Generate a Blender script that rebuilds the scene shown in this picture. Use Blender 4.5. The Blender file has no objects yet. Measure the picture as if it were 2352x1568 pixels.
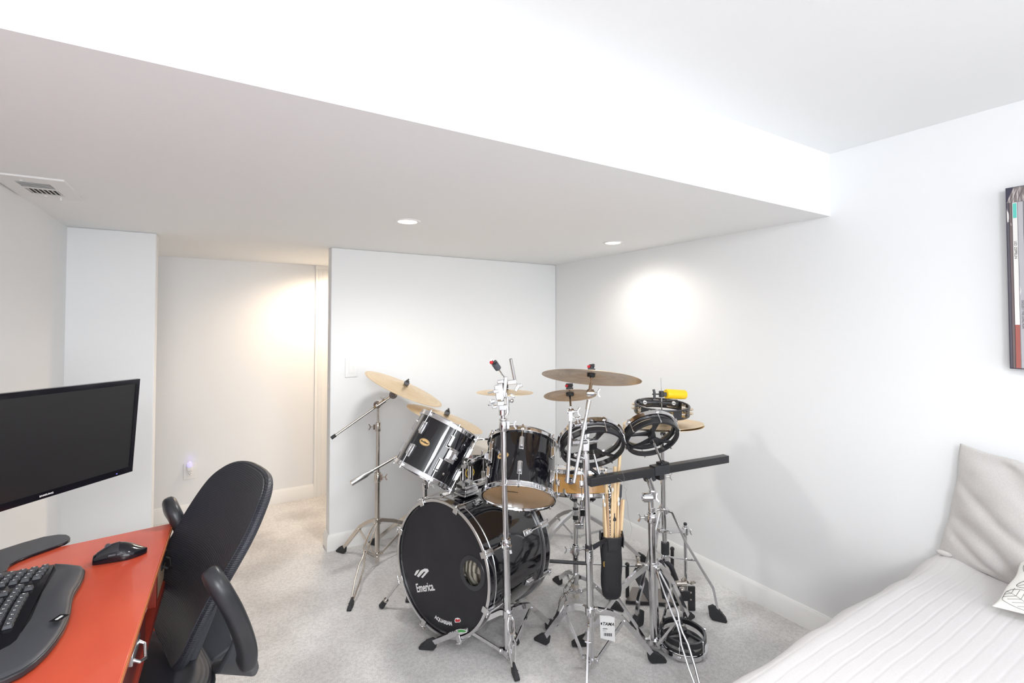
import bpy, bmesh, math, random
from mathutils import Vector, Matrix
random.seed(7)
V = Vector; PI = math.pi; R_ = math.radians
sc = bpy.context.scene
C = sc.collection

# ------------------------------------------------------------------ camera
CAM = V((0, 0, 1.40)); F_PX = 1110.3; YAW = .545; PITCH = .0245; CY = 718.6
cd = bpy.data.cameras.new('camera'); cam = bpy.data.objects.new('camera', cd); C.objects.link(cam)
cd.sensor_width = 36; cd.lens = F_PX / 2352 * 36; cd.shift_y = -(784 - CY) / 2352
cd.clip_start = .02
cam.location = CAM; cam.rotation_euler = (PI/2 + PITCH, 0, -YAW)
sc.camera = cam

# ------------------------------------------------------------------ world, exposure, large lights
w = bpy.data.worlds.new('world'); sc.world = w; w.use_nodes = True
w.node_tree.nodes['Background'].inputs[0].default_value = (.8, .88, 1, 1)
w.node_tree.nodes['Background'].inputs[1].default_value = .3
sc.view_settings.view_transform = 'Standard'; sc.view_settings.look = 'None'
sc.view_settings.gamma = 1; sc.view_settings.use_curve_mapping = False
sc.view_settings.exposure = 0.07

def area(name, loc, rot, sx, sy, power, col, shape='RECTANGLE', spread=180):
    l = bpy.data.lights.new(name, 'AREA'); l.shape = shape; l.size = sx; l.size_y = sy
    l.energy = power; l.color = col; l.spread = R_(spread)
    o = bpy.data.objects.new(name, l); C.objects.link(o); o.location = loc; o.rotation_euler = rot
    return o
# added fill light standing in for daylight from an unseen window behind the camera
area('window_fill', (1.0, -4.4, 1.30), (PI/2 + .05, 0, 0), 2.7, 1.5, 84, (.95, .975, 1.0))

# added soft fill light, out of view, high on the left behind the camera
_d = Vector((1.75, 1.9, .75)) - Vector((-.25, -1.15, 1.95))
area('fill_light', (-.25, -1.15, 1.95), _d.to_track_quat('-Z', 'Y').to_euler(), 0.6, 0.6, 34, (.94, .97, 1.0))

# ------------------------------------------------------------------ pixel rays (used to find where things stand)
def _rot():
    f = V((math.sin(YAW)*math.cos(PITCH), math.cos(YAW)*math.cos(PITCH), math.sin(PITCH)))
    r = V((math.cos(YAW), -math.sin(YAW), 0)); u = r.cross(f)
    return r, -u, f
RX, RY, RZ = _rot()
def ray(x, y): return RX*((x-1176)/F_PX) + RY*((y-CY)/F_PX) + RZ
def PZ(x, y, z): d = ray(x, y); return CAM + d*((z-CAM.z)/d.z)
def PY(x, y, Y): d = ray(x, y); return CAM + d*(Y/d.y)
def PX(x, y, X): d = ray(x, y); return CAM + d*(X/d.x)
def PP(x, y, c, n): d = ray(x, y); return CAM + d*((c-CAM).dot(n)/d.dot(n))
def PC(x, y, c, a, r):                                   # nearest hit on a cylinder
    d = ray(x, y); o = CAM-c; dp = d-a*d.dot(a); op = o-a*o.dot(a)
    A = dp.dot(dp); B = 2*dp.dot(op); K = op.dot(op)-r*r; D = max(B*B-4*A*K, 0)
    return CAM + d*((-B-math.sqrt(D))/(2*A))

# ------------------------------------------------------------------ materials
def mat(name, col, rough=.5, metal=0., spec=.5, noise=None, bump=None, coat=0, emit=None, trans=0, sheen=0, alpha=1):
    m = bpy.data.materials.new(name); m.use_nodes = True; nt = m.node_tree; b = nt.nodes['Principled BSDF']
    b.inputs['Base Color'].default_value = (*col, 1); b.inputs['Roughness'].default_value = rough
    b.inputs['Metallic'].default_value = metal; b.inputs['Specular IOR Level'].default_value = spec
    b.inputs['Coat Weight'].default_value = coat; b.inputs['Transmission Weight'].default_value = trans
    b.inputs['Sheen Weight'].default_value = sheen; b.inputs['Alpha'].default_value = alpha
    tc = nt.nodes.new('ShaderNodeTexCoord')
    if emit:
        b.inputs['Emission Color'].default_value = (*emit[0], 1); b.inputs['Emission Strength'].default_value = emit[1]
    if noise:                                            # (colour2, scale, detail, low, high, stretch)
        mp = nt.nodes.new('ShaderNodeMapping'); mp.inputs['Scale'].default_value = noise[5] if len(noise) > 5 else (1, 1, 1)
        n = nt.nodes.new('ShaderNodeTexNoise'); n.inputs['Scale'].default_value = noise[1]; n.inputs['Detail'].default_value = noise[2]
        r = nt.nodes.new('ShaderNodeValToRGB'); r.color_ramp.elements[0].color = (*col, 1); r.color_ramp.elements[1].color = (*noise[0], 1)
        r.color_ramp.elements[0].position = noise[3]; r.color_ramp.elements[1].position = noise[4]
        nt.links.new(tc.outputs['Object'], mp.inputs[0]); nt.links.new(mp.outputs[0], n.inputs['Vector'])
        nt.links.new(n.outputs[0], r.inputs[0]); nt.links.new(r.outputs[0], b.inputs['Base Color'])
    if bump:                                             # (scale, strength, distance)
        n = nt.nodes.new('ShaderNodeTexNoise'); n.inputs['Scale'].default_value = bump[0]; n.inputs['Detail'].default_value = 4
        k = nt.nodes.new('ShaderNodeBump'); k.inputs['Strength'].default_value = bump[1]; k.inputs['Distance'].default_value = bump[2]
        nt.links.new(tc.outputs['Object'], n.inputs['Vector']); nt.links.new(n.outputs[0], k.inputs['Height'])
        nt.links.new(k.outputs[0], b.inputs['Normal'])
    return m
M = {}
M['wall'] = mat('wall_paint', (.835, .845, .855), .75, bump=(160, .12, .001))
M['ceil'] = mat('ceiling_paint', (.90, .91, .915), .85, bump=(120, .15, .001))
M['trim'] = mat('trim_paint', (.86, .86, .85), .4)
M['plate'] = mat('white_plastic', (.85, .85, .85), .35)
M['chrome'] = mat('chrome', (.72, .72, .735), .08, 1.)
M['chrome2'] = mat('brushed_chrome', (.66, .66, .67), .28, 1., bump=(300, .1, .0005))
M['nickel'] = mat('nickel', (.62, .58, .53), .2, 1.)
M['black'] = mat('black_lacquer', (.006, .006, .009), .07, 0, .5, coat=.6)
M['blackm'] = mat('black_painted_metal', (.02, .02, .023), .33)
M['rubber'] = mat('black_rubber', (.022, .023, .026), .6)
M['plastic'] = mat('black_plastic', (.028, .029, .034), .34)
M['plasg'] = mat('grey_plastic', (.06, .064, .075), .45)
M['maple'] = mat('maple_wood', (.62, .33, .1), .3, noise=((.74, .43, .16), 9, 4, .3, .7, (1, 1, .25)), coat=.4)
M['stick'] = mat('hickory_wood', (.72, .5, .27), .5, noise=((.8, .6, .36), 30, 3, .3, .7, (1, 1, .1)))
M['stickd'] = mat('worn_wood', (.5, .33, .2), .6)
M['nylon'] = mat('white_nylon', (.85, .85, .83), .4)
M['headb'] = mat('black_drumhead', (.018, .0175, .022), .5, .0, .35, noise=((.026, .025, .030), 6, 5, .3, .7))
M['headw'] = mat('coated_drumhead', (.72, .66, .58), .5, trans=.15)
M['headc'] = mat('amber_clear_drumhead', (.55, .36, .2), .2)
M['felt'] = mat('grey_felt', (.09, .095, .11), .9, bump=(400, .6, .001))
M['red'] = mat('red_plastic', (.6, .02, .03), .4)
M['yellow'] = mat('yellow_plastic', (.95, .62, .01), .35)
M['white'] = mat('white_print', (.85, .85, .85), .6)
M['ink'] = mat('black_ink', (.02, .02, .02), .6)
M['green'] = mat('green_print', (.06, .35, .08), .5)
M['badge'] = mat('gold_badge', (.75, .5, .22), .35, .3)
M['cloth'] = mat('black_nylon_cloth', (.018, .018, .022), .55, bump=(60, .3, .004))
M['gold'] = mat('gold_thread', (.6, .4, .08), .5)
M['scr'] = mat('matte_black_screen', (.018, .018, .019), .38)
M['bezel'] = mat('glossy_black_bezel', (.008, .008, .012), .12)
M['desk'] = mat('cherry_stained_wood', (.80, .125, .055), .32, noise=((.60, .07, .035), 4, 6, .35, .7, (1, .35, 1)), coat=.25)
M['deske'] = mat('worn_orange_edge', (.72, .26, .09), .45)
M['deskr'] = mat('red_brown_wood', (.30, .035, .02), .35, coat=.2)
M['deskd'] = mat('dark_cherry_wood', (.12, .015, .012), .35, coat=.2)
M['tan'] = mat('tan_drawer_front', (.62, .44, .3), .45)
M['pillow'] = mat('grey_linen', (.60, .58, .565), .9, noise=((.54, .52, .51), 260, 2, .3, .7), sheen=.2, bump=(500, .2, .0008))
M['bed'] = mat('white_quilted_cotton', (.66, .64, .645), .9, noise=((.62, .60, .605), 300, 2, .3, .7), bump=(450, .25, .0008))
M['mattress'] = mat('mattress_ticking', (.7, .7, .7), .9)
M['lens'] = mat('lamp_lens', (1, 1, 1), .4, emit=((1, .86, .68), 9))
M['night'] = mat('night_light_dome', (.85, .85, .95), .2, trans=.6, emit=((.45, .4, 1), .35))
M['led'] = mat('blue_led', (.1, .1, .8), .3, emit=((.2, .2, 1), 3))
M['clear'] = mat('jingle_metal', (.72, .62, .48), .22, 1.)
M['slot'] = mat('dark_slot', (.10, .10, .10), .8)
M['steelp'] = mat('worn_steel', (.3, .27, .25), .45, .8, bump=(60, .3, .002))
M['green2'] = mat('olive_cloth', (.16, .2, .06), .9)

def cymbal_mat(name, col, col2, rough):
    m = bpy.data.materials.new(name); m.use_nodes = True; nt = m.node_tree; b = nt.nodes['Principled BSDF']
    b.inputs['Metallic'].default_value = 1; b.inputs['Roughness'].default_value = rough
    uv = nt.nodes.new('ShaderNodeUVMap'); sp = nt.nodes.new('ShaderNodeSeparateXYZ'); nt.links.new(uv.outputs[0], sp.inputs[0])
    n = nt.nodes.new('ShaderNodeTexNoise'); n.noise_dimensions = '1D'; n.inputs['Scale'].default_value = 60; n.inputs['Detail'].default_value = 3
    nt.links.new(sp.outputs[1], n.inputs['W'])
    tc = nt.nodes.new('ShaderNodeTexCoord'); n2 = nt.nodes.new('ShaderNodeTexNoise'); n2.inputs['Scale'].default_value = 14
    nt.links.new(tc.outputs['Object'], n2.inputs['Vector'])
    ad = nt.nodes.new('ShaderNodeMath'); ad.operation = 'MULTIPLY_ADD'; ad.inputs[1].default_value = .5
    nt.links.new(n2.outputs[0], ad.inputs[0])
    hf = nt.nodes.new('ShaderNodeMath'); hf.operation = 'MULTIPLY'; hf.inputs[1].default_value = .5
    nt.links.new(n.outputs[0], hf.inputs[0]); nt.links.new(hf.outputs[0], ad.inputs[2])
    r = nt.nodes.new('ShaderNodeValToRGB'); r.color_ramp.elements[0].position = .35; r.color_ramp.elements[1].position = .65
    r.color_ramp.elements[0].color = (*col, 1); r.color_ramp.elements[1].color = (*col2, 1)
    nt.links.new(ad.outputs[0], r.inputs[0]); nt.links.new(r.outputs[0], b.inputs['Base Color'])
    k = nt.nodes.new('ShaderNodeBump'); k.inputs['Strength'].default_value = .25; k.inputs['Distance'].default_value = .001
    nt.links.new(n.outputs[0], k.inputs['Height']); nt.links.new(k.outputs[0], b.inputs['Normal'])
    return m
M['cym'] = cymbal_mat('bronze_cymbal', (.78, .58, .34), (.88, .70, .46), .34)
M['cymd'] = cymbal_mat('dark_bronze_cymbal', (.42, .29, .18), (.66, .5, .34), .3)

def carpet_mat():
    m = bpy.data.materials.new('grey_cut_pile_carpet'); m.use_nodes = True; nt = m.node_tree; b = nt.nodes['Principled BSDF']
    b.inputs['Roughness'].default_value = .95; b.inputs['Specular IOR Level'].default_value = .1
    tc = nt.nodes.new('ShaderNodeTexCoord')
    def no(s, d, st=None):
        n = nt.nodes.new('ShaderNodeTexNoise'); n.inputs['Scale'].default_value = s; n.inputs['Detail'].default_value = d
        nt.links.new(tc.outputs['Object'], n.inputs['Vector']); return n
    def ramp(n, a, b_, lo, hi):
        r = nt.nodes.new('ShaderNodeValToRGB'); r.color_ramp.elements[0].position = lo; r.color_ramp.elements[1].position = hi
        r.color_ramp.elements[0].color = (*a, 1); r.color_ramp.elements[1].color = (*b_, 1); nt.links.new(n.outputs[0], r.inputs[0]); return r
    fine = no(300, 3); mid = no(70, 3); big = no(3.2, 5)
    r1 = ramp(fine, (.64, .628, .622), (.90, .89, .885), .33, .62)
    r2 = ramp(big, (.80, .79, .785), (1, 1, 1), .38, .60); r3 = ramp(mid, (.86, .86, .86), (1, 1, 1), .35, .6)
    mx = nt.nodes.new('ShaderNodeMix'); mx.data_type = 'RGBA'; mx.blend_type = 'MULTIPLY'; mx.inputs[0].default_value = 1
    nt.links.new(r1.outputs[0], mx.inputs[6]); nt.links.new(r2.outputs[0], mx.inputs[7])
    m2 = nt.nodes.new('ShaderNodeMix'); m2.data_type = 'RGBA'; m2.blend_type = 'MULTIPLY'; m2.inputs[0].default_value = 1
    nt.links.new(mx.outputs[2], m2.inputs[6]); nt.links.new(r3.outputs[0], m2.inputs[7])
    nt.links.new(m2.outputs[2], b.inputs['Base Color'])
    k = nt.nodes.new('ShaderNodeBump'); k.inputs['Strength'].default_value = .7; k.inputs['Distance'].default_value = .005
    nt.links.new(fine.outputs[0], k.inputs['Height']); nt.links.new(k.outputs[0], b.inputs['Normal'])
    return m
M['carpet'] = carpet_mat()

def rib_mat(name, col, scale, axis='Z', col2=None, rough=.6, strength=.6, dist=.002, distort=0):
    m = bpy.data.materials.new(name); m.use_nodes = True; nt = m.node_tree; b = nt.nodes['Principled BSDF']
    b.inputs['Roughness'].default_value = rough
    tc = nt.nodes.new('ShaderNodeTexCoord'); wv = nt.nodes.new('ShaderNodeTexWave'); wv.bands_direction = axis
    wv.inputs['Scale'].default_value = scale; wv.inputs['Distortion'].default_value = distort
    nt.links.new(tc.outputs['Object'], wv.inputs['Vector'])
    r = nt.nodes.new('ShaderNodeValToRGB'); r.color_ramp.elements[0].color = (*col, 1); r.color_ramp.elements[1].color = (*(col2 or col), 1)
    nt.links.new(wv.outputs[0], r.inputs[0]); nt.links.new(r.outputs[0], b.inputs['Base Color'])
    k = nt.nodes.new('ShaderNodeBump'); k.inputs['Strength'].default_value = strength; k.inputs['Distance'].default_value = dist
    nt.links.new(wv.outputs[0], k.inputs['Height']); nt.links.new(k.outputs[0], b.inputs['Normal'])
    return m
M['mesh'] = rib_mat('black_mesh_fabric', (.016, .017, .023), 66, 'Z', (.034, .037, .050), .5, .5, .0012)
M['stripe'] = rib_mat('striped_cream_cloth', (.1, .085, .06), 16, 'Y', (.85, .78, .64), .9, .5, .004, 2.5)
M['foot'] = rib_mat('ridged_black_rubber', (.014, .014, .017), 32, 'Z', (.04, .04, .046), .55, .8, .003)
M['pattern'] = mat('black_stick_with_white_flecks', (.02, .02, .02), .4, noise=((.8, .8, .8), 160, 0, .55, .57))

# ------------------------------------------------------------------ mesh building
ORG = {}
def basis(a, hint=None):
    a = V(a).normalized(); h = V(hint) if hint is not None else (V((0, 0, 1)) if abs(a.z) < .95 else V((1, 0, 0)))
    u = h.cross(a).normalized(); v = a.cross(u); return u, v, a
class G:
    def __init__(s): s.v = []; s.f = []; s.mi = []; s.m = 0; s.uv = {}
    def add(s, vs, fs):
        o = len(s.v); s.v += [V(p) for p in vs]; s.f += [[i+o for i in f] for f in fs]; s.mi += [s.m]*len(fs); return s
    def tube(s, p0, p1, r0, r1=None, n=14, cap=True):
        p0 = V(p0); p1 = V(p1); r1 = r0 if r1 is None else r1; u, v, a = basis(p1-p0)
        vs = [p+(u*math.cos(t)+v*math.sin(t))*r for p, r in ((p0, r0), (p1, r1)) for t in [2*PI*i/n for i in range(n)]]
        fs = [[i, (i+1) % n, n+(i+1) % n, n+i] for i in range(n)]
        if cap: fs += [list(range(n))[::-1], list(range(n, 2*n))]
        return s.add(vs, fs)
    def path(s, pts, r, n=10, closed=False):
        pts = [V(p) for p in pts]; N = len(pts); rs = r if isinstance(r, (list, tuple)) else [r]*N; vs = []; u = None
        for i, p in enumerate(pts):
            if closed: t = pts[(i+1) % N]-pts[i-1]
            else: t = pts[min(i+1, N-1)]-pts[max(i-1, 0)]
            t.normalize()
            if u is None: u, v, _ = basis(t)
            else: u = (u-t*u.dot(t)).normalized(); v = t.cross(u)
            vs += [p+(u*math.cos(q)+v*math.sin(q))*rs[i] for q in [2*PI*k/n for k in range(n)]]
        fs = [[a*n+k, a*n+(k+1) % n, b*n+(k+1) % n, b*n+k] for a, b in ([(i, i+1) for i in range(N-1)]+([(N-1, 0)] if closed else [])) for k in range(n)]
        if not closed: fs += [list(range(n))[::-1], list(range((N-1)*n, N*n))]
        return s.add(vs, fs)
    def bar(s, pts, wd, th, side):                       # rectangular section swept along pts; side = width direction
        pts = [V(p) for p in pts]; N = len(pts); vs = []
        for i, p in enumerate(pts):
            t = (pts[min(i+1, N-1)]-pts[max(i-1, 0)]).normalized(); sd = V(side); sd = (sd-t*sd.dot(t)).normalized(); up = t.cross(sd)
            w_ = wd[i] if isinstance(wd, (list, tuple)) else wd
            vs += [p+sd*w_/2+up*th/2, p-sd*w_/2+up*th/2, p-sd*w_/2-up*th/2, p+sd*w_/2-up*th/2]
        fs = [[i*4+k, i*4+(k+1) % 4, i*4+4+(k+1) % 4, i*4+4+k] for i in range(N-1) for k in range(4)]+[[3, 2, 1, 0], [N*4-4+k for k in range(4)]]
        return s.add(vs, fs)
    def box(s, c, size, fr=None):
        c = V(c); u, v, a = fr if fr else (V((1, 0, 0)), V((0, 1, 0)), V((0, 0, 1)))
        vs = [c+u*size[0]/2*i+v*size[1]/2*j+a*size[2]/2*k for k in (-1, 1) for i, j in ((-1, -1), (1, -1), (1, 1), (-1, 1))]
        return s.add(vs, [[3, 2, 1, 0], [4, 5, 6, 7]]+[[i, (i+1) % 4, 4+(i+1) % 4, 4+i] for i in range(4)])
    def lathe(s, prof, o, a, n=48, hint=None, close=False, arc=None):
        o = V(o); u, v, a = basis(a, hint); vs = []; P = len(prof)
        for i in range(n):
            t = 2*PI*i/n
            for r, h in prof: vs.append(o+(u*math.cos(t)+v*math.sin(t))*r+a*h)
        E = P if close else P-1
        fs = [[i*P+k, ((i+1) % n)*P+k, ((i+1) % n)*P+(k+1) % P, i*P+(k+1) % P] for i in range(n) for k in range(E)]
        return s.add(vs, fs)
    def prism(s, pts, d):                                # planar outline extruded by vector d
        n = len(pts); pts = [V(p) for p in pts]; d = V(d)
        return s.add(pts+[p+d for p in pts], [list(range(n))[::-1], list(range(n, 2*n))]+[[i, (i+1) % n, n+(i+1) % n, n+i] for i in range(n)])
    def grid(s, fn, nu, nv, wrap=False):
        vs = [fn(i/nu, j/nv) for i in range(nu+1) for j in range(nv+1)]
        return s.add(vs, [[i*(nv+1)+j, (i+1)*(nv+1)+j, (i+1)*(nv+1)+j+1, i*(nv+1)+j+1] for i in range(nu) for j in range(nv)])
    def ball(s, c, r, n=12, sc_=(1, 1, 1)):
        c = V(c); vs = [c+V((sc_[0]*r*math.sin(PI*j/n)*math.cos(2*PI*i/n), sc_[1]*r*math.sin(PI*j/n)*math.sin(2*PI*i/n), sc_[2]*r*math.cos(PI*j/n))) for j in range(n+1) for i in range(n)]
        return s.add(vs, [[j*n+i, j*n+(i+1) % n, (j+1)*n+(i+1) % n, (j+1)*n+i] for j in range(n) for i in range(n)])
def build(g, name, m, parent=None, bevel=0, sub=0, ang=35, origin=None, kind=None, bseg=2, label=None, weld=True, polar=None):
    lo = [min(p[i] for p in g.v) for i in range(3)]; hi = [max(p[i] for p in g.v) for i in range(3)]
    org = ORG[parent.name] if parent else V(origin) if origin is not None else V(((lo[0]+hi[0])/2, (lo[1]+hi[1])/2, lo[2]))
    me = bpy.data.meshes.new(name); me.from_pydata([p-org for p in g.v], [], g.f)
    for p, i in zip(me.polygons, g.mi): p.material_index = i
    bm = bmesh.new(); bm.from_mesh(me)
    if weld: bmesh.ops.remove_doubles(bm, verts=bm.verts, dist=1e-6)
    bmesh.ops.recalc_face_normals(bm, faces=bm.faces)
    bm.to_mesh(me); bm.free()
    for mm in (m if isinstance(m, (list, tuple)) else [m]): me.materials.append(M[mm] if isinstance(mm, str) else mm)
    if polar:
        o_, a_ = polar; uvl = me.uv_layers.new(name='UVMap'); u_, v_, a_ = basis(a_)
        for lp in me.loops:
            q = me.vertices[lp.vertex_index].co+org-V(o_); uvl.data[lp.index].uv = (math.atan2(q.dot(v_), q.dot(u_)), (q-a_*q.dot(a_)).length)
    me.polygons.foreach_set('use_smooth', [True]*len(me.polygons)); me.set_sharp_from_angle(angle=R_(ang))
    o = bpy.data.objects.new(name, me); C.objects.link(o); ORG[o.name] = org
    if parent: o.parent = parent
    else: o.location = org
    if bevel:
        b = o.modifiers.new('bevel', 'BEVEL'); b.width = bevel; b.segments = bseg; b.limit_method = 'ANGLE'; b.angle_limit = R_(40)
    if sub:
        b = o.modifiers.new('subsurf', 'SUBSURF'); b.levels = b.render_levels = sub
    if kind: o['kind'] = kind
    if label: o['label'] = label
    return o
def tag(o, label, cat, group=None):
    o['label'] = label; o['category'] = cat
    if group: o['group'] = group
    return o
def thing(name, label, cat, loc, group=None):
    o = bpy.data.objects.new(name, None); C.objects.link(o); o.location = loc; o.empty_display_size = .05
    ORG[o.name] = V(loc); return tag(o, label, cat, group)
def text(s, size, fn, name, m, parent, depth=.0004, sx=1., shear=0., bold=0.):
    cu = bpy.data.curves.new('t', 'FONT'); cu.body = s; cu.size = size; cu.align_x = 'CENTER'; cu.align_y = 'CENTER'; cu.extrude = depth
    cu.shear = shear; cu.resolution_u = 3; cu.offset = bold
    o = bpy.data.objects.new('t', cu); C.objects.link(o); dg = bpy.context.evaluated_depsgraph_get(); dg.update()
    me = bpy.data.meshes.new_from_object(o.evaluated_get(dg)); g = G()
    g.add([fn(p.co.x*sx, p.co.y, p.co.z) for p in me.vertices], [list(p.vertices) for p in me.polygons])
    bpy.data.objects.remove(o); bpy.data.curves.remove(cu)
    return build(g, name, m, parent, weld=False)
def planefn(c, u, v, off=.0006):
    n = u.cross(v).normalized(); return lambda x, y, z=0: V(c)+u*x+v*y+n*(z+off)

# ------------------------------------------------------------------ room shell
FY = 3.18; RXW = 2.345; SY = 1.107; SL = .600; OL = -.290; LX = -.648; HY = 4.235; CZ = 2.169; SZ = 1.888; BY = -4.5; HXR = 1.6; T = .1
def struct(name, boxes, m, bevel=0):
    g = G()
    for x0, x1, y0, y1, z0, z1 in boxes: g.box(((x0+x1)/2, (y0+y1)/2, (z0+z1)/2), (x1-x0, y1-y0, z1-z0))
    return build(g, name, m, kind='structure', bevel=bevel)
struct('floor', [(LX-T, RXW+T, BY-T, HY+T, -.06, 0)], 'carpet')
struct('ceiling', [(LX-T, RXW+T, BY-T, SY+.02, CZ, CZ+.08)], 'ceil')
struct('trim_1', [(LX-T, RXW+T, SY, HY+T, SZ, CZ+.08)], 'ceil')['label'] = 'boxed-down white soffit under the ceiling'
struct('wall_right', [(RXW, RXW+T, BY-T, HY+T, 0, CZ)], 'wall')
struct('wall_left', [(LX-T, LX, BY-T, FY+T, 0, CZ)], 'wall')
struct('wall_back', [(SL, RXW, FY, FY+T, 0, SZ)], 'wall', .006)
struct('wall_back_left', [(LX-T, OL, FY, FY+T, 0, SZ)], 'wall', .006)
# hallway behind the opening
CX0 = PY(722, 900, HY).x; CX1 = PY(753, 900, HY).x+.02
struct('wall_hall', [(LX-T-.6, HXR, HY, HY+T, 0, SZ)], 'wall')
struct('wall_hall_left', [(LX-T-.6, LX-.55, FY, HY, 0, SZ)], 'wall')
struct('wall_hall_right', [(HXR, HXR+T, FY+T, HY+T, 0, SZ)], 'wall')
struct('wall_rear', [(LX-T, -.4, BY-T, BY, 0, CZ), (2.3, RXW+T, BY-T, BY, 0, CZ), (-.4, 2.3, BY-T, BY, 0, .5), (-.4, 2.3, BY-T, BY, 2.08, CZ)], 'wall')
struct('added_window', [(-.4, 2.3, BY-.03, BY-.02, .5, 2.08)], mat('window_glass', (.9, .95, 1), .05, trans=.9))  # unseen window pane, added behind the fill light
# door casing on the hallway wall
g = G()
cx = CX0; prof = [(0, 0), (0, .012), (.006, .014), (.018, .011), (.030, .016), (.052, .018), (.056, .008), (.066, .008), (.066, 0)]
g.prism([(cx+a, HY-b, 0) for a, b in prof], (0, 0, SZ))
g.box((cx+.14, HY-.004, SZ/2), (.15, .008, SZ)); g.box((cx+.11, HY-.009, SZ/2), (.012, .018, SZ))
build(g, 'door_1', 'trim', kind='structure')
struct('trim_2', [(cx, HXR, HY-.02, HY, SZ-.03, SZ)], 'trim')
def baseboard(name, p0, p1, n, hgt=.098):
    p0 = V(p0); p1 = V(p1); n = V(n); pr = [(0, 0), (.013, 0), (.013, hgt*.74), (.0105, hgt*.80), (.0105, hgt*.86), (.006, hgt*.93), (.004, hgt), (0, hgt)]
    g = G(); g.prism([p0+n*a+V((0, 0, b)) for a, b in pr], p1-p0); return build(g, name, 'trim', kind='structure')
baseboard('baseboard_right', (RXW, BY, 0), (RXW, FY, 0), (-1, 0, 0))
g = G()
pr = [(0, 0), (.013, 0), (.013, .072), (.0105, .079), (.0105, .084), (.006, .092), (.004, .098), (0, .098)]
def bbrun(g, pts):                                      # mitred run round outside corners
    vs = []; n = len(pr)
    for x, y, nx, ny in pts: vs += [V((x+nx*a, y+ny*a, b)) for a, b in pr]
    fs = [[i*n+k, (i+1)*n+k, (i+1)*n+(k+1) % n, i*n+(k+1) % n] for i in range(len(pts)-1) for k in range(n)]
    fs += [list(range(n)), list(range((len(pts)-1)*n, len(pts)*n))[::-1]]; g.add(vs, fs)
bbrun(g, [(RXW-.013, FY, 0, -1), (SL, FY, -1, -1), (SL, FY+T, -1, 1), (HXR, FY+T, 0, 1)]); build(g, 'baseboard_back', 'trim', kind='structure')
g = G(); bbrun(g, [(LX, FY, 0, -1), (OL, FY, 1, -1), (OL, FY+T, 1, 1), (LX-.5, FY+T, 0, 1)]); build(g, 'baseboard_back_left', 'trim', kind='structure')
baseboard('baseboard_hall', (LX-.5, HY, 0), (CX0, HY, 0), (0, -1, 0), .105)
baseboard('baseboard_left', (LX, BY, 0), (LX, FY, 0), (1, 0, 0))

# ------------------------------------------------------------------ recessed lights
def downlight(x, y, label, power, spot=125, col=(1, .80, .58), z=SZ, vis=True):
    t = thing('recessed_light', label, 'ceiling light', (x, y, z), 'recessed lights')
    g = G(); g.lathe([(.043, -.001), (.045, -.004), (.058, -.004), (.061, -.0005), (.061, .0)], (x, y, z), (0, 0, 1), 40); build(g, 'trim_ring', 'plate', t)
    g = G(); g.lathe([(.0001, -.003), (.03, -.0035), (.043, -.002)], (x, y, z), (0, 0, 1), 32); build(g, 'lens', 'lens', t)
    l = bpy.data.lights.new('recessed_lamp', 'SPOT'); l.energy = power; l.color = col; l.spot_size = R_(spot); l.spot_blend = .7; l.shadow_soft_size = .09
    o = bpy.data.objects.new('recessed_lamp', l); C.objects.link(o); o.parent = t; o.location = (0, 0, -.02)
    return t
p = PZ(936, 508, SZ); q = PZ(1408, 557, SZ)
downlight(p.x, p.y, 'round recessed light in the soffit above the drum kit, nearer the doorway', 44, 168, (1, .985, .96))
downlight(q.x, q.y, 'round recessed light in the soffit close to the right wall', 17, 168, (1, .93, .84))
downlight(.785, 3.88, 'round recessed light in the hallway ceiling behind the stub wall', 56, 172, (1, .78, .56))
for x, y, e in ((.5, -2.4, 70), (1.7, -2.4, 25), (.95, .12, 38)):  # unseen fixtures added to even out the room's brightness
    downlight(x, y, 'added round recessed fill light in the main ceiling, out of view', e, 168, (1, .995, .985), CZ)

# ------------------------------------------------------------------ ceiling vent
t = thing('ceiling_vent', 'white rectangular air register in the soffit beside the left wall', 'vent', (-.545, 2.32, SZ))
vx0, vx1, vy0, vy1 = -.640, -.452, 2.165, 2.475
hx0, hx1, hy0, hy1 = -.592, -.503, 2.235, 2.425
g = G()
for x0, x1, y0, y1 in ((vx0, hx0, vy0, vy1), (hx1, vx1, vy0, vy1), (hx0, hx1, vy0, hy0), (hx0, hx1, hy1, vy1), (hx0, hx1, 2.318, 2.334)): g.box(((x0+x1)/2, (y0+y1)/2, SZ-.003), (x1-x0, y1-y0, .006))
build(g, 'frame', 'trim', t)
g = G(); g.box(((hx0+hx1)/2, (hy0+hy1)/2, SZ-.0008), (hx1-hx0, hy1-hy0, .001)); build(g, 'duct_opening', 'slot', t)
for k in range(5):
    g = G(); y = hy0+.008+k*.0165; g.box(((hx0+hx1)/2, y, SZ-.004), (hx1-hx0, .011, .0012), (V((1, 0, 0)), V((0, .8, .5)).normalized(), V((0, -.5, .8)).normalized())); build(g, 'louver', 'trim', t)
for k in range(7):
    g = G(); x = hx0+.006+k*.0128; g.box((x, 2.379, SZ-.004), (.0095, .088, .0012), (V((.8, 0, -.5)).normalized(), V((0, 1, 0)), V((.5, 0, .8)).normalized())); build(g, 'louver', 'trim', t)
g = G(); g.tube((-.52, 2.452, SZ-.003), (-.52, 2.452, SZ-.016), .003); build(g, 'damper_lever', 'plate', t)
for x, y in ((-.57, 2.215), (-.56, 2.44)):
    g = G(); g.tube((x, y, SZ-.009), (x, y, SZ-.004), .004); build(g, 'screw', 'plate', t)

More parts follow.
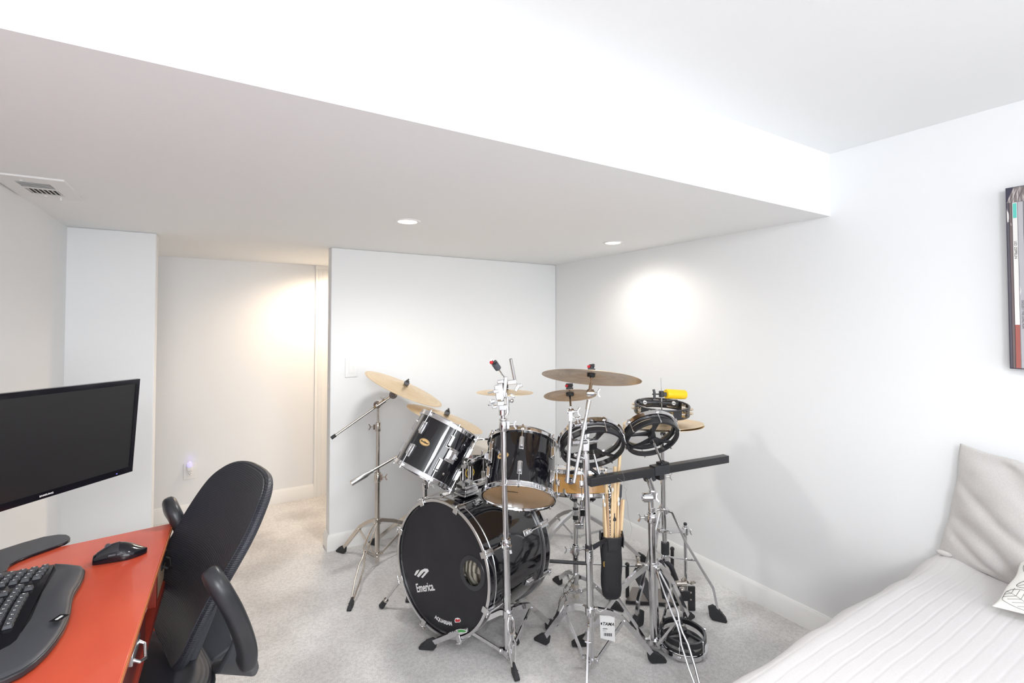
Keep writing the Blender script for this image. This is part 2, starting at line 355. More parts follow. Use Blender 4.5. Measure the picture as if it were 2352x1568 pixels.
# ------------------------------------------------------------------ outlet with night light, light switch
ox, oz = (PY(436, 1081, HY).x, PY(436, 1081, HY).z); oy = HY
t = thing('outlet_plate', 'white duplex outlet plate on the hallway wall', 'electrical outlet', (ox, oy, oz-.06))
g = G(); g.box((ox, oy-.003, oz), (.078, .006, .118)); build(g, 'cover_plate', 'plate', t, bevel=.003)
for dz in (.02, -.02):
    g = G(); g.box((ox, oy-.0075, oz+dz), (.033, .005, .028)); o = build(g, 'receptacle', 'plate', t, bevel=.006)
    if dz < 0:
        g = G(); g.box((ox-.006, oy-.0105, oz+dz+.003), (.002, .001, .008)); g.box((ox+.006, oy-.0105, oz+dz+.003), (.002, .001, .006)); g.tube((ox, oy-.010, oz+dz-.006), (ox, oy-.011, oz+dz-.006), .0022); build(g, 'slots', 'ink', o)
t = thing('night_light', 'small white plug-in night light with glowing bluish dome', 'night light', (ox, oy-.011, oz+.006))
g = G(); g.box((ox, oy-.024, oz+.020), (.036, .026, .030)); build(g, 'body', 'plate', t, bevel=.008, bseg=3)
g = G(); g.lathe([(.0155, 0), (.0165, .012), (.0145, .026), (.008, .036), (.0001, .040)], (ox, oy-.025, oz+.036), (0, 0, 1), 20); build(g, 'dome', 'night', t)
l = bpy.data.lights.new('night_glow', 'POINT'); l.energy = .006; l.color = (.35, .3, 1); l.shadow_soft_size = .008
o = bpy.data.objects.new('night_glow', l); C.objects.link(o); o.parent = t; o.location = (0, -.012, .092)
a = PY(792, 822, FY); b = PY(821, 865, FY); sx, sz = (a.x+b.x)/2, (a.z+b.z)/2
t = thing('light_switch', 'white rocker light switch plate on the wall beside the opening', 'light switch', (sx, FY, sz-.06))
g = G(); g.box((sx, FY-.003, sz), (.078, .006, .122)); build(g, 'cover_plate', 'plate', t, bevel=.0025)
g = G(); g.box((sx, FY-.0075, sz), (.033, .004, .068), (V((1, 0, 0)), V((0, 1, .06)).normalized(), V((0, -.06, 1)).normalized())); o = build(g, 'rocker', 'trim', t, bevel=.001)
g = G(); g.box((sx+.012, FY-.0105, sz+.004), (.002, .003, .018)); build(g, 'dimmer_slide', 'plate', o)
g = G(); q = PY(750.5, 888, FY+.04); g.box((SL-.0008, FY+.045, q.z), (.0016, .012, .03)); tag(build(g, 'strike_plate', 'nickel', origin=(SL, FY+.045, q.z-.015)), 'thin brass strike plate on the end of the stub wall', 'strike plate')
# ------------------------------------------------------------------ drum building
def hoop(g, c, a, r, dirn, n=64):                        # flanged steel counter hoop; dirn=+1 flange towards +a
    a = V(a)*dirn
    g.lathe([(r-.004, -.012), (r+.001, -.012), (r+.007, -.012), (r+.0075, -.010), (r+.002, -.0095), (r+.0015, .006), (r+.005, .009), (r+.0045, .011), (r-.001, .010), (r-.003, .004), (r-.004, -.012)], c, a, n, close=True)
def lug(g, c, rad, ax, L=.052, w=.017):                  # stepped box lug standing on the shell
    rad = V(rad).normalized(); ax = V(ax).normalized(); t = ax.cross(rad).normalized()
    g.box(c+rad*.0025, (w+.004, .005, L+.004), (t, rad, ax))
    n0 = len(g.v); g.prism([c+ax*(-L/2)+t*(-w/2)+rad*.004, c+ax*(-L/2)+t*(w/2)+rad*.004, c+ax*(-L/2+.008)+t*(w/2-.002)+rad*.017, c+ax*(-L/2+.008)-t*(w/2-.002)+rad*.017], ax*(L*.84))
def drum(root, c, a, r, L, shell, n, ph, top='headw', bot='headc', lugs=2, lugm='chrome', hooptop=True, lugL=.052, hardware=True):
    a = V(a).normalized(); u, v, _ = basis(a); c = V(c); e = c+a*L
    g = G(); g.lathe([(r, 0), (r, L), (r-.007, L), (r-.007, 0)], c, a, 72, close=True); build(g, 'shell', shell, root)
    g = G(); hoop(g, e+a*.004, a, r+.004, 1); build(g, 'top_hoop', 'chrome', root)
    g = G(); hoop(g, c-a*.004, a, r+.004, -1); build(g, 'bottom_hoop', 'chrome', root)
    g = G(); g.lathe([(r+.003, -.006), (r+.003, .002), (r-.003, .003), (.0001, .003)], e, a, 64); build(g, 'batter_head', top, root)
    g = G(); g.lathe([(r+.003, .006), (r+.003, -.002), (r-.003, -.003), (.0001, -.003)], c, a, 64); build(g, 'resonant_head', bot, root)
    for k in range(n):
        t = ph+2*PI*k/n; rd = u*math.cos(t)+v*math.sin(t); tg = a.cross(rd)
        pos = [L*.27, L*.73] if lugs == 2 else [L*.5]
        for j, h in enumerate(pos):
            g = G(); lug(g, c+rd*r+a*h, rd, a, lugL)
            build(g, 'lug', lugm, root, bevel=.0015)
        for sgn, base in ((1, e), (-1, c)):
            h0 = pos[-1] if sgn > 0 else pos[0]; q = c+rd*(r+.0095)+a*(h0+sgn*lugL*.4); z = base+rd*(r+.0095)+a*sgn*.016
            g = G(); g.tube(q, z, .0022, n=8); g.tube(z-a*sgn*.008, z+a*sgn*.004, .0045, n=10)
            g.box(base+rd*(r+.0105)+a*sgn*.003, (.014, .012, .006), (tg, rd, a)); build(g, 'tension_rod', 'chrome', root)
    return u, v
def oval_badge(root, hit, c, a, r, w, h, s, off=.0012):
    a = V(a).normalized(); rd = (hit-c)-a*(hit-c).dot(a); rd.normalize(); hh = (hit-c).dot(a); tg = a.cross(rd)
    def on(x, y, z=0):
        th = x/r; return c+(rd*math.cos(th)+tg*math.sin(th))*(r+off+z)+a*(hh+y)
    g = G(); ring = [[on(w/2*k*math.cos(t), h/2*k*math.sin(t)) for t in [2*PI*i/36 for i in range(36)]] for k in (1, .8, .5, .2)]
    g.add([p for q in ring for p in q]+[on(0, 0)], [[i*36+k, i*36+(k+1) % 36, (i+1)*36+(k+1) % 36, (i+1)*36+k] for i in range(3) for k in range(36)]+[[3*36+k, 3*36+(k+1) % 36, 144] for k in range(36)])
    b = build(g, 'badge', 'badge', root)
    g = G(); g.path([on(w/2*.9*math.cos(t), h/2*.86*math.sin(t), .0004) for t in [2*PI*i/36 for i in range(36)]], .0005, 5, closed=True); build(g, 'border', 'ink', b)
    text(s, h*.40, lambda x, y, z: on(x, y, z+.0006), 'lettering', 'ink', b, sx=.88, shear=.2, bold=.0004)

# tom with vertical-ish axis, left of the pair
T1A = V((.655, .055, 1)).normalized(); T1C = V((.792, 2.075, .732)); T1R = .136; T1L = .232
t = thing('tom_drum', 'black tom drum on the left above the bass drum, tilted to the right', 'drum', T1C, 'drum kit')
h = PC(997, 1083, T1C, T1A, T1R); u, v, _ = basis(T1A); hd = h-T1C; ph = math.atan2(hd.dot(v), hd.dot(u))
drum(t, T1C, T1A, T1R, T1L, 'black', 6, ph)
oval_badge(t, PC(975, 1015, T1C, T1A, T1R), T1C, T1A, T1R, .052, .029, 'Rockland')
h1 = PC(1018, 1088, T1C, T1A, T1R); rd = (h1-T1C); rd -= T1A*rd.dot(T1A); rd.normalize()
g = G(); g.lathe([(.0025, .0), (.0055, .0015), (.0055, .0025), (.0025, .003)], h1, rd, 16, close=True); build(g, 'vent_grommet', 'nickel', t)
hm = PC(1036, 1046, T1C, T1A, T1R); rm = (hm-T1C); rm -= T1A*rm.dot(T1A); rm.normalize(); TM1 = hm+rm*.018
g = G(); tg = T1A.cross(rm); g.box(hm+rm*.004, (.052, .008, .06), (tg, rm, T1A)); g.box(hm+rm*.012, (.034, .012, .042), (tg, rm, T1A)); build(g, 'mount_bracket', 'chrome', t, bevel=.003)
# tom right of the pair
T2A = V((.50, .62, 1)).normalized(); T2C = CAM+(V((1.184, 1.893, .618))-CAM)*.962; T2R = .155; T2L = .241
t = thing('tom_drum', 'larger black tom drum on the right above the bass drum, amber head underneath', 'drum', T2C, 'drum kit')
h = PC(1193, 1085, T2C, T2A, T2R); u, v, _ = basis(T2A); hd = h-T2C; ph = math.atan2(hd.dot(v), hd.dot(u))
drum(t, T2C, T2A, T2R, T2L, 'black', 6, ph)
oval_badge(t, PC(1155, 1046, T2C, T2A, T2R), T2C, T2A, T2R, .058, .030, 'Rockland')
hm = PC(1127, 1050, T2C, T2A, T2R); rm = (hm-T2C); rm -= T2A*rm.dot(T2A); rm.normalize(); TM2 = hm+rm*.018; tg = T2A.cross(rm)
g = G(); g.box(hm+rm*.004, (.052, .008, .07), (tg, rm, T2A)); g.box(hm+rm*.012, (.034, .012, .046), (tg, rm, T2A)); build(g, 'mount_bracket', 'chrome', t, bevel=.003)

hc_ = T2C-T2A*.004; pc_ = PP(1178, 1129, hc_, T2A); pd_ = (PP(1194, 1131, hc_, T2A)-PP(1162, 1127.5, hc_, T2A)).normalized()
text('Rockland', .012, planefn(pc_, pd_, (-T2A).cross(pd_), .0012), 'head_print', 'ink', t, depth=.0002, bold=.0003)
# floor tom behind
FT = PY(1110, 1027, 2.62); FT.z = .27
t = thing('floor_tom', 'black floor tom with white coated head behind the two hung toms', 'drum', V((FT.x, FT.y, 0)), 'drum kit')
drum(t, FT, (0, 0, 1), .20, .38, 'black', 8, .3)
for k in range(3):
    a_ = .5+k*2*PI/3; d = V((math.cos(a_), math.sin(a_), 0)); q = V((FT.x, FT.y, 0))+d*.215
    g = G(); g.path([q+V((0, 0, .5)), q+V((0, 0, .12)), q+d*.03+V((0, 0, .05)), q+d*.03+V((0, 0, .018))], .005); o = build(g, 'leg', 'chrome', t)
    g = G(); g.tube(q+d*.03+V((0, 0, .03)), q+d*.03, .010, .013); build(g, 'rubber_foot', 'rubber', o)
    g = G(); g.box(q-d*.005+V((0, 0, .42)), (.03, .03, .04)); build(g, 'leg_bracket', 'chrome', t, bevel=.003)

# ------------------------------------------------------------------ bass drum
BA = V((-.9325, -.3600, .034)).normalized(); BCF = V((.853, 2.022, .325)); BR = .278; BL = .445
BCR = BCF-BA*BL
t = BD = thing('bass_drum', 'large black bass drum on the carpet with a printed black front head', 'drum', V((1.06, 2.1, 0)), 'drum kit')
bu, bv, _ = basis(BA)                                    # bu horizontal, bv up
g = G(); g.lathe([(BR, .03), (BR, BL-.03), (BR-.008, BL-.03), (BR-.008, .03)], BCR, BA, 96, close=True); build(g, 'shell', 'black', t)
for nm, cc, s in (('front_hoop', BCF, 1), ('rear_hoop', BCR, -1)):
    g = G(); g.lathe([(BR+.002, -.042), (BR+.011, -.042), (BR+.012, 0), (BR+.002, 0)], cc, BA*s, 96, close=True); o = build(g, nm, 'black', t)
    for h_ in (-.001, -.040):
        g = G(); g.lathe([(BR+.0015, h_-.003), (BR+.012, h_-.003), (BR+.0135, h_), (BR+.012, h_+.003), (BR+.0015, h_+.003)], cc, BA*s, 96, close=True); build(g, 'hoop_rim', 'chrome2', o)
# front head with a port hole
HC = BCF-BA*.012; fn = planefn(HC, bu, bv, 0)
hp = PP(1084.5, 1315.5, HC, BA); hx, hy = (hp-HC).dot(bu), (hp-HC).dot(bv)
g = G(); n = 72
for rr, cx_, cy_ in ((BR+.001, 0, 0), (BR*.8, hx*.35, hy*.35), (BR*.5, hx*.75, hy*.75), (.059, hx, hy)):
    g.v += [HC+bu*(cx_+rr*math.cos(2*PI*i/n))+bv*(cy_+rr*math.sin(2*PI*i/n)) for i in range(n)]
g.f = [[j*n+i, j*n+(i+1) % n, (j+1)*n+(i+1) % n, (j+1)*n+i] for j in range(3) for i in range(n)]; g.mi = [0]*len(g.f)
hd = build(g, 'front_head', 'headb', t)
PO = HC+bu*hx+bv*hy
g = G(); g.lathe([(.051, .002), (.054, .004), (.070, .003), (.072, .0006), (.051, .0006)], PO, BA, 48, close=True); build(g, 'port_ring', 'plastic', hd)
g = G(); g.lathe([(BR-.006, 0), (BR-.001, .006), (BR+.002, .004), (BR+.002, -.01), (BR-.003, -.003)], HC, BA, 96, close=True); build(g, 'head_collar', 'black', hd)
g = G(); g.lathe([(BR, 0), (.0001, 0)], BCR+BA*.03, BA, 64); build(g, 'batter_head', 'headw', t)
def onhead(pts): return [PP(x, y, HC+BA*.0012, BA) for x, y in pts]
z4 = lambda L: [(740+x/3.7333, 1080+y/3.7333) for x, y in L]
g = G()                                                  # brand mark above the word
for pl in ([(790, 895), (808, 858), (835, 850), (820, 880), (800, 902)], [(812, 905), (845, 858), (880, 840), (905, 843), (915, 862), (862, 922), (848, 915), (888, 866), (872, 868), (828, 916)]):
    g.prism(onhead(z4(pl)), BA*.0004)
build(g, 'printed_mark', 'white', hd)
ec = PP(740+885/3.7333, 1080+1003/3.7333, HC, BA); e0 = PP(740+800/3.7333, 1080+1010/3.7333, HC, BA); e1 = PP(740+970/3.7333, 1080+990/3.7333, HC, BA)
eu = (e1-e0).normalized(); ev = BA.cross(eu)
text('Emerica.', .052, planefn(ec, eu, ev, .001), 'printed_word', 'white', hd, sx=.72, bold=.0008)
ec = PP(740+1040/3.7333, 1080+1296/3.7333, HC, BA)
cr = (ec-HC).length; an = math.atan2((ec-HC).dot(bv), (ec-HC).dot(bu))
text('AQUARIAN', .022, lambda x, y, z: HC+BA*(.001+z)+(bu*math.cos(an+x/cr)+bv*math.sin(an+x/cr))*(cr-y), 'printed_arc_word', 'white', hd, sx=.95, bold=.0006)
for nm, mt, pl in (('red_sticker', 'white', [(1135, 1290), (1140, 1268), (1160, 1262), (1180, 1268), (1190, 1290), (1180, 1302), (1140, 1304)]), ('red_sticker', 'red', [(1140, 1288), (1146, 1272), (1162, 1280), (1178, 1272), (1184, 1288), (1176, 1298), (1146, 1298)]),
                   ('leaf_sticker', 'white', [(1130, 1380), (1150, 1366), (1185, 1358), (1220, 1362), (1248, 1376), (1240, 1390), (1190, 1398), (1145, 1394)]), ('leaf_sticker', 'green', [(1136, 1381), (1165, 1368), (1187, 1364), (1216, 1368), (1240, 1378), (1220, 1388), (1190, 1386), (1160, 1391)])):
    g = G(); off = .0004 if mt in ('red', 'green') else 0
    hc2 = HC if 'red' in nm else BCF+BA*.0035
    g.prism([PP(x, y, hc2+BA*(.0012+off), BA) for x, y in z4(pl)], BA*.0004); build(g, nm, mt, hd)
# lugs, claws and T-rods
cq = PP(1118, 1272, BCF, BA)-BCF; cph = math.atan2(cq.dot(bv), cq.dot(bu))
for k in range(8):
    an_ = cph+2*PI*k/8; rd = bu*math.cos(an_)+bv*math.sin(an_)
    for cc, s in ((BCF, 1), (BCR, -1)):
        ax = BA*s; q = cc+rd*(BR+.018)
        g = G(); g.box(cc-ax*.018+rd*(BR+.0170), (.028, .007, .050), (ax.cross(rd), rd, ax)); g.box(cc+ax*.006+rd*(BR+.006), (.026, .030, .006), (ax.cross(rd), rd, ax))
        cl = build(g, 'claw', 'chrome2', t, bevel=.002)
        q = cc+rd*(BR+.024)
        g = G(); g.tube(q-ax*.125, q+ax*.006, .003, n=8); g.ball(q+ax*.008, .006, 8)
        tb = ax.cross(rd); g.tube(q+ax*.008-tb*.017, q+ax*.008+tb*.017, .0035, n=8); build(g, 'tension_rod', 'chrome', cl)
        g = G(); lug(g, cc-ax*.14+rd*BR, rd, ax, .045, .022); build(g, 'lug', 'chrome', t, bevel=.002)
# spurs
for fx, fy in ((876, 1392), (1186, 1476)):
    foot = PZ(fx, fy, .008)
    sg = 1 if (foot-BCF).dot(bu) > 0 else -1
    top = BCF-BA*(.075 if fx < 900 else .13)+bu*sg*(BR*.93)-bv*BR*.34+bu*sg*.012
    d = (foot-top).normalized()
    g = G(); g.tube(top-d*.02, top+d*.09, .010); g.tube(top, foot-d*.02, .006); o = build(g, 'spur', 'chrome2', t)
    g = G(); g.tube(foot-d*.045, foot-d*.036, .012); build(g, 'ferrule', 'nickel', o)
    g = G(); g.tube(foot-d*.036, foot, .012, .015); build(g, 'rubber_tip', 'rubber', o)
    g = G(); q = top+d*.06; g.tube(q, q+bv*.02+bu*sg*.012, .004); g.box(q+bv*.024+bu*sg*.014, (.024, .005, .014)); build(g, 'wing_nut', 'chrome2', o)
# tom mount on top of the bass shell
mt_ = BCF-BA*.16; top = mt_+bv*(BR+.004)
top = top-BA*((top-PP(1062, 1130, top, bu)).dot(BA))*0
g = G(); g.box(top+bv*.006, (.075, .10, .012), (bu, BA, bv)); g.prism([top+bv*.012+bu*a_+BA*b_ for a_, b_ in ((-.034, -.045), (.034, -.045), (.034, .045), (-.034, .045))], bv*.020)
g.box(top+bv*.040, (.058, .078, .016), (bu, BA, bv)); mb = build(g, 'mount_base', 'chrome', t, bevel=.003)
for dlt, TM in ((.026, TM1), (-.026, TM2)):
    bp = top+BA*dlt+bv*.045; tp = bp+V((0, 0, .085)); 
    g = G(); g.tube(bp, tp, .0125); ob = build(g, 'mount_post', 'chrome', t)
    mid = tp+V((0, 0, .012)); g = G(); g.ball(mid, .019, 14); g.tube(mid+V((-.006, -.022, 0)), mid+V((.006, .022, 0)), .013); build(g, 'ball_clamp', 'chrome', t)
    g = G(); g.path([mid, mid.lerp(TM, .5)+V((0, 0, .006)), TM], .0085); g.tube(TM, TM+(mid-TM).normalized()*.028, .014); build(g, 'mount_arm', 'chrome', t)
    kx = TM+(mid-TM)*.35
    g = G(); g.tube(kx, kx+V((0, -.012, .035)), .003); g.ball(kx+V((0, -.012, .037)), .0045, 8); build(g, 'key_bolt', 'chrome', t)
    kx = bp+V((-.02, -.02, .012)); g = G(); g.box(kx, (.03, .016, .024), basis(V((1, .5, .5)))); g.tube(kx, kx+V((-.03, -.012, .012)), .004); build(g, 'clamp_bolt', 'chrome2', t)
yc = top+V((.035, .03, .085))
g = G(); g.path([yc+V((.022*math.cos(q), .004, .022*math.sin(q))) for q in [2*PI*i/24 for i in range(24)]], .002, 6, closed=True); tag(build(g, 'key_ring', 'yellow'), 'yellow wire ring hanging on the tom mount between the two toms', 'ring')
# pillow inside the drum
g = G(); pc = HC-BA*.155+bu*hx*.62+bv*hy*.55
def pf(i, j):
    th = 2*PI*i; ph_ = PI*j; return pc+bu*(.115*math.sin(ph_)*math.cos(th))+BA*(.11*math.cos(ph_))+bv*(.12*math.sin(ph_)*math.sin(th)+.012*math.sin(9*th))
g.grid(pf, 40, 20); tag(build(g, 'striped_pillow', 'stripe', sub=1), 'striped cream pillow stuffed inside the bass drum, seen through the port hole', 'pillow')

# ------------------------------------------------------------------ cymbals
def cymbal(label, c, ax, r, m='cym', bell=.26, bow=.075, topper='felt', clutch=True, redbit=False):
    ax = V(ax).normalized(); t = thing('cymbal', label, 'cymbal', c, 'cymbals'); c = V(c)
    H = r*bow; rb = r*bell*.5; hb = max(.009, rb*.34); pr = []
    for k in range(26):
        s = k/25; rr = r*s
        if rr < rb: y = hb*math.sqrt(max(0, 1-(rr/rb)**2*.92))+H*(1-(rb/r))
        else: q = (rr-rb)/(r-rb); y = H*(1-(rr/r))*(1+.35*(1-q))+hb*.28*max(0, 1-q*5)
        pr.append((max(rr, .004), y))
    base = pr[0][1]; th = .0012; prof = [(a_, y-base*0-H) for a_, y in pr]+[(a_, y-H-th) for a_, y in pr[::-1]]
    g = G(); g.lathe(prof, c, ax, 96, close=True); build(g, 'plate', m, t, ang=50, polar=(c, ax))
    tz = base-H
    g = G(); g.tube(c+ax*(tz+.001), c+ax*(tz+.017), .0155); build(g, 'felt_washer', 'felt', t)
    g = G(); g.tube(c+ax*(tz-.017), c+ax*(tz-.003), .0165); build(g, 'felt_washer', 'rubber', t)
    g = G(); g.tube(c+ax*(tz+.017), c+ax*(tz+.026), .011); w_ = basis(ax)[0]; g.box(c+ax*(tz+.029), (.030, .009, .014), basis(ax)); o = build(g, 'wing_nut', 'plastic', t, bevel=.002)
    if redbit:
        q = basis(ax); g = G(); g.box(c+ax*(tz+.026)-RX*.012-RZ*.005, (.012, .010, .011)); build(g, 'red_cap', 'red', t, bevel=.002)
    return t
CY1 = V((.955, 2.80, 1.037)); A1 = V((.414, -.209, 1)).normalized()
cymbal('large bronze cymbal on the left boom stand, highest of the two left cymbals', CY1, A1, .246)
CY2 = V((1.100, 2.53, .889)); A2 = V((.351, -.134, 1)).normalized()
cymbal('bronze cymbal tilted just above the left tom', CY2, A2, .2255)
CY3 = V((1.089, 1.858, 1.110)); A3 = V((.022, -.012, 1)).normalized()
cymbal('small splash cymbal level behind the clamps of the centre stand', CY3, V((.02, .02, 1)), .127, 'cym')
CY4 = V((1.329, 1.556, 1.194)); A4 = V((.22, .159, 1)).normalized()
cymbal('wide dark bronze cymbal, highest of the kit, seen from underneath', CY4, A4, .205, 'cymd', redbit=True)
CY5 = V((1.285, 1.643, 1.107)); A5 = V((.188, .338, 1)).normalized()
cymbal('small dark splash cymbal hanging just below the wide dark cymbal', CY5, A5, .112, 'cymd', redbit=True)
# ------------------------------------------------------------------ hardware helpers
def U(*p): return V(p)
def foot_block(parent, tip, out, up=V((0, 0, 1)), w=.030, L=.062, hgt=.042):
    out = V((out.x, out.y, 0)).normalized(); sd = out.cross(V((0, 0, 1))); b = V((tip.x, tip.y, 0))
    g = G(); pts = [(-L*.62, .014, .44), (-L*.45, .004, .8), (L*.55, .001, 1), (L*.62, .010, .9), (L*.10, hgt*.9, .62), (-L*.35, hgt*1.25, .45), (-L*.72, hgt*1.05, .38)]
    n = len(pts); g.add([b+out*a_+V((0, 0, z_))+sd*(w/2*k_*s_) for s_ in (-1, 1) for a_, z_, k_ in pts], [list(range(n))[::-1], list(range(n, 2*n))]+[[i, (i+1) % n, n+(i+1) % n, n+i] for i in range(n)])
    o = build(g, 'rubber_foot', 'rubber', parent, bevel=.003)
    g = G()
    for k in range(3):
        q = b+out*(L*(.50-.17*k))+V((0, 0, hgt*(.30+.24*k))); g.tube(q-sd*w*.42, q+sd*w*.42, .0018, n=6)
    build(g, 'rubber_ribs', 'foot', o)
def bent(p, q, k, lift): return p.lerp(q, k)+V((0, 0, lift))
def tripod(root, base, hz, cz, feet, style='flat', m='chrome', pr=.0145, hub=.030, spread=.42, lift=.035, collar=True, wd=.018):
    base = V((base[0], base[1], 0)); H = base+V((0, 0, hz)); K = base+V((0, 0, cz))
    gs = {}
    for Z, hh, rr_ in ((H, .016, .006), (K, .012, .005)): gs[Z.z] = G(); gs[Z.z].tube(Z-V((0, 0, hh)), Z+V((0, 0, hh)), pr+rr_, n=24)
    for i, f in enumerate(feet):
        f = V((f[0], f[1], 0)); d = V((f.x-base.x, f.y-base.y, 0)).normalized(); sd = d.cross(V((0, 0, 1)))
        for Z in (H, K): gs[Z.z].box(Z+d*(pr+.010), (.020, .014, .022), (d, sd, V((0, 0, 1))))
    for q_ in gs.values(): build(q_, 'leg_collar', m, root, bevel=.0015)
    for i, f in enumerate(feet):
        st = style[i] if isinstance(style, (list, tuple)) else style
        f = V((f[0], f[1], 0)); d = V((f.x-base.x, f.y-base.y, 0)).normalized(); sd = d.cross(V((0, 0, 1)))
        lf_ = lift[i] if isinstance(lift, (list, tuple)) else lift; a = H+d*(pr+.016); e = f-d*.022+V((0, 0, .030)); mid = bent(a, e, spread, lf_)
        g = G()
        if st == 'flat': g.bar([a, a.lerp(mid, .5)+V((0, 0, .006)), mid, mid.lerp(e, .5)+V((0, 0, .002)), e], wd*.8, .020, sd)
        elif st == 'thin': g.bar([a, a.lerp(mid, .5)+V((0, 0, .006)), mid, e], .006, .018, sd)
        else:
            pts = [(0, .006), (.22, .013), (.42, .013), (.5, .006), (.56, .006), (.64, .014), (.80, .013), (1, .005)]
            for s_ in (-1, 1): g.path([a.lerp(e, k)+V((0, 0, lf_*(1-abs(k-.42)/.6) if k not in (0, 1) else 0))+sd*s_*o_ for k, o_ in pts], .0046, 8)
        lg = build(g, 'leg', m, root); foot_block(lg, f-d*.005, d, *(() if st == 'flat' else (V((0, 0, 1)), .024, .050, .036)))
        g = G(); b0 = K+d*(pr+.015); q = a.lerp(e, .48)+V((0, 0, lf_*.92))
        if st == 'flat': g.bar([b0, q], .005, .013, sd)
        else:
            for s_ in (-1, 1): g.bar([b0+sd*s_*.008, q+sd*s_*.004], .004, .010, sd)
        for e_ in (b0, q): g.tube(e_-sd*.012, e_+sd*.012, .0035, n=8)
        build(g, 'brace', m, root)
def wing(g, c, d, span, r=.004, L=.022):
    c = V(c); d = V(d).normalized(); g.tube(c, c+d*L, r); s = V(span).normalized(); w_ = c+d*L
    g.bar([w_-s*.017+d*.008, w_-s*.006, w_+s*.006, w_+s*.017+d*.008], .010, .0045, s.cross(d))
def collar(root, c, ax, r, h=.040, m='chrome', span=None, d=None):
    ax = V(ax).normalized(); c = V(c); g = G(); g.lathe([(r, -h/2), (r+.005, -h/2), (r+.0065, -h/2+.004), (r+.0065, h*.2), (r+.004, h*.34), (r+.0065, h*.4), (r+.0055, h/2), (r, h/2)], c, ax, 24, close=True)
    d = V(d) if d is not None else V((1, -.6, 0)); d.normalize(); g.box(c+d*(r+.007), (.016, .018, h*.6), basis(ax, d.cross(ax)) if False else (d, ax.cross(d), ax))
    o = build(g, 'height_collar', m, root, bevel=.001)
    g = G(); wing(g, c+d*(r+.012), d, span or ax); build(g, 'wing_bolt', m, o)
    return o
def pole(root, p0, p1, r, m='chrome', name='pole_tube'):
    g = G(); g.tube(p0, p1, r, n=24); return build(g, name, m, root)
def tilter(root, c, ax, dirn, m='chrome', s=1.):
    c = V(c); ax = V(ax).normalized(); g = G(); g.tube(c-ax*.014*s, c+ax*.014*s, .015*s, n=24); g.tube(c-ax*.017*s, c+ax*.017*s, .011*s, n=20)
    o = build(g, 'tilter', m, root, bevel=.001); g = G(); wing(g, c+ax*.016*s, ax, dirn, .0035, .016); build(g, 'wing_bolt', m, o); return o
def postop(root, c, ax, sleeve=True):                  # cymbal rod with black sleeve below a cymbal
    ax = V(ax).normalized()
SIDE = RX.normalized()

# ------------------------------------------------------------------ stand A: left boom cymbal stand
b = PZ(866, 1287, .03); B0 = V((b.x, b.y, 0)); t = thing('cymbal_stand', 'nickel boom cymbal stand at far left, its boom pointing down to the left', 'stand', B0, 'cymbal stands')
at = lambda x, y: PY(x, y, B0.y)
hz = at(868, 1196).z; J = at(868, 930)
for q0, q1, r in ((B0+U(0, 0, .02), V((B0.x, B0.y, at(868, 1100).z)), .0138), (V((B0.x, B0.y, at(868, 1105).z)), V((B0.x, B0.y, at(868, 985).z)), .0112), (V((B0.x, B0.y, at(868, 990).z)), V((B0.x, B0.y, J.z)), .0075)): pole(t, q0, q1, r, 'nickel')
J = V((B0.x, B0.y, J.z))
collar(t, V((B0.x, B0.y, at(868, 1095).z)), (0, 0, 1), .0135, .055, 'nickel', d=RX)
collar(t, V((B0.x, B0.y, at(868, 980).z)), (0, 0, 1), .0105, .05, 'nickel', d=-RX)
fl = PZ(783, 1268, 0); ff = PZ(805, 1398, 0); fr = B0+(B0*2-V((fl.x+ff.x, fl.y+ff.y, 0)))*1.05-0*B0
tripod(t, B0, hz, at(868, 1272).z, [fl, ff, fr], ['flat', 'fork', 'flat'], 'nickel', .0138)
bL = PY(768, 1001, B0.y-.02); bR = PY(905, 905, B0.y-.03)
g = G(); g.tube(bL, bR, .0068, n=16); build(g, 'boom_arm', 'nickel', t); g = G(); g.tube(bL-(bR-bL).normalized()*.02, bL+(bR-bL).normalized()*.008, .0095); build(g, 'end_cap', 'rubber', t)
tilter(t, J+U(0, 0, .005), RY.cross(RX), (1, 0, 1), 'nickel', 1.45); bm_ = bL.lerp(bR, .80)
g = G(); g.tube(bL.lerp(bR, .72), bL.lerp(bR, .84), .012); wing(g, bm_, (0, 0, 1), (1, 0, 0)); build(g, 'boom_clamp', 'nickel', t)
tilter(t, bR, RZ, (-1, 0, 1), 'nickel', 1.6); g = G(); g.tube(bR, CY1+A1*.005, .0045); build(g, 'cymbal_rod', 'nickel', t)

# ------------------------------------------------------------------ stand B: weighted boom behind the left tom
b = PY(976, 1120, 2.74); B0 = V((b.x, b.y, 0)); t = thing('cymbal_stand', 'boom cymbal stand with a fat steel counterweight, mostly hidden behind the left tom', 'stand', B0, 'cymbal stands')
at = lambda x, y: PY(x, y, B0.y)
J = V((B0.x, B0.y, at(975, 1011).z)); pole(t, B0+U(0, 0, .02), B0+U(0, 0, .45), .0138); pole(t, B0+U(0, 0, .44), J, .0112)
collar(t, B0+U(0, 0, .45), (0, 0, 1), .0135, d=RX); tilter(t, J, RZ, (1, 0, 1))
f1 = PZ(855, 1248, 0); f1.y = min(f1.y, FY-.055); r1 = f1-B0
f2 = B0+V((r1.x*math.cos(2.1)-r1.y*math.sin(2.1), r1.x*math.sin(2.1)+r1.y*math.cos(2.1), 0))*.9; f3 = B0+V((r1.x*math.cos(-2.1)-r1.y*math.sin(-2.1), r1.x*math.sin(-2.1)+r1.y*math.cos(-2.1), 0))*.82
f3.y = min(f3.y, FY-.07); tripod(t, B0, .30, .07, [f1, f2, f3], 'flat', 'nickel', lift=.02)
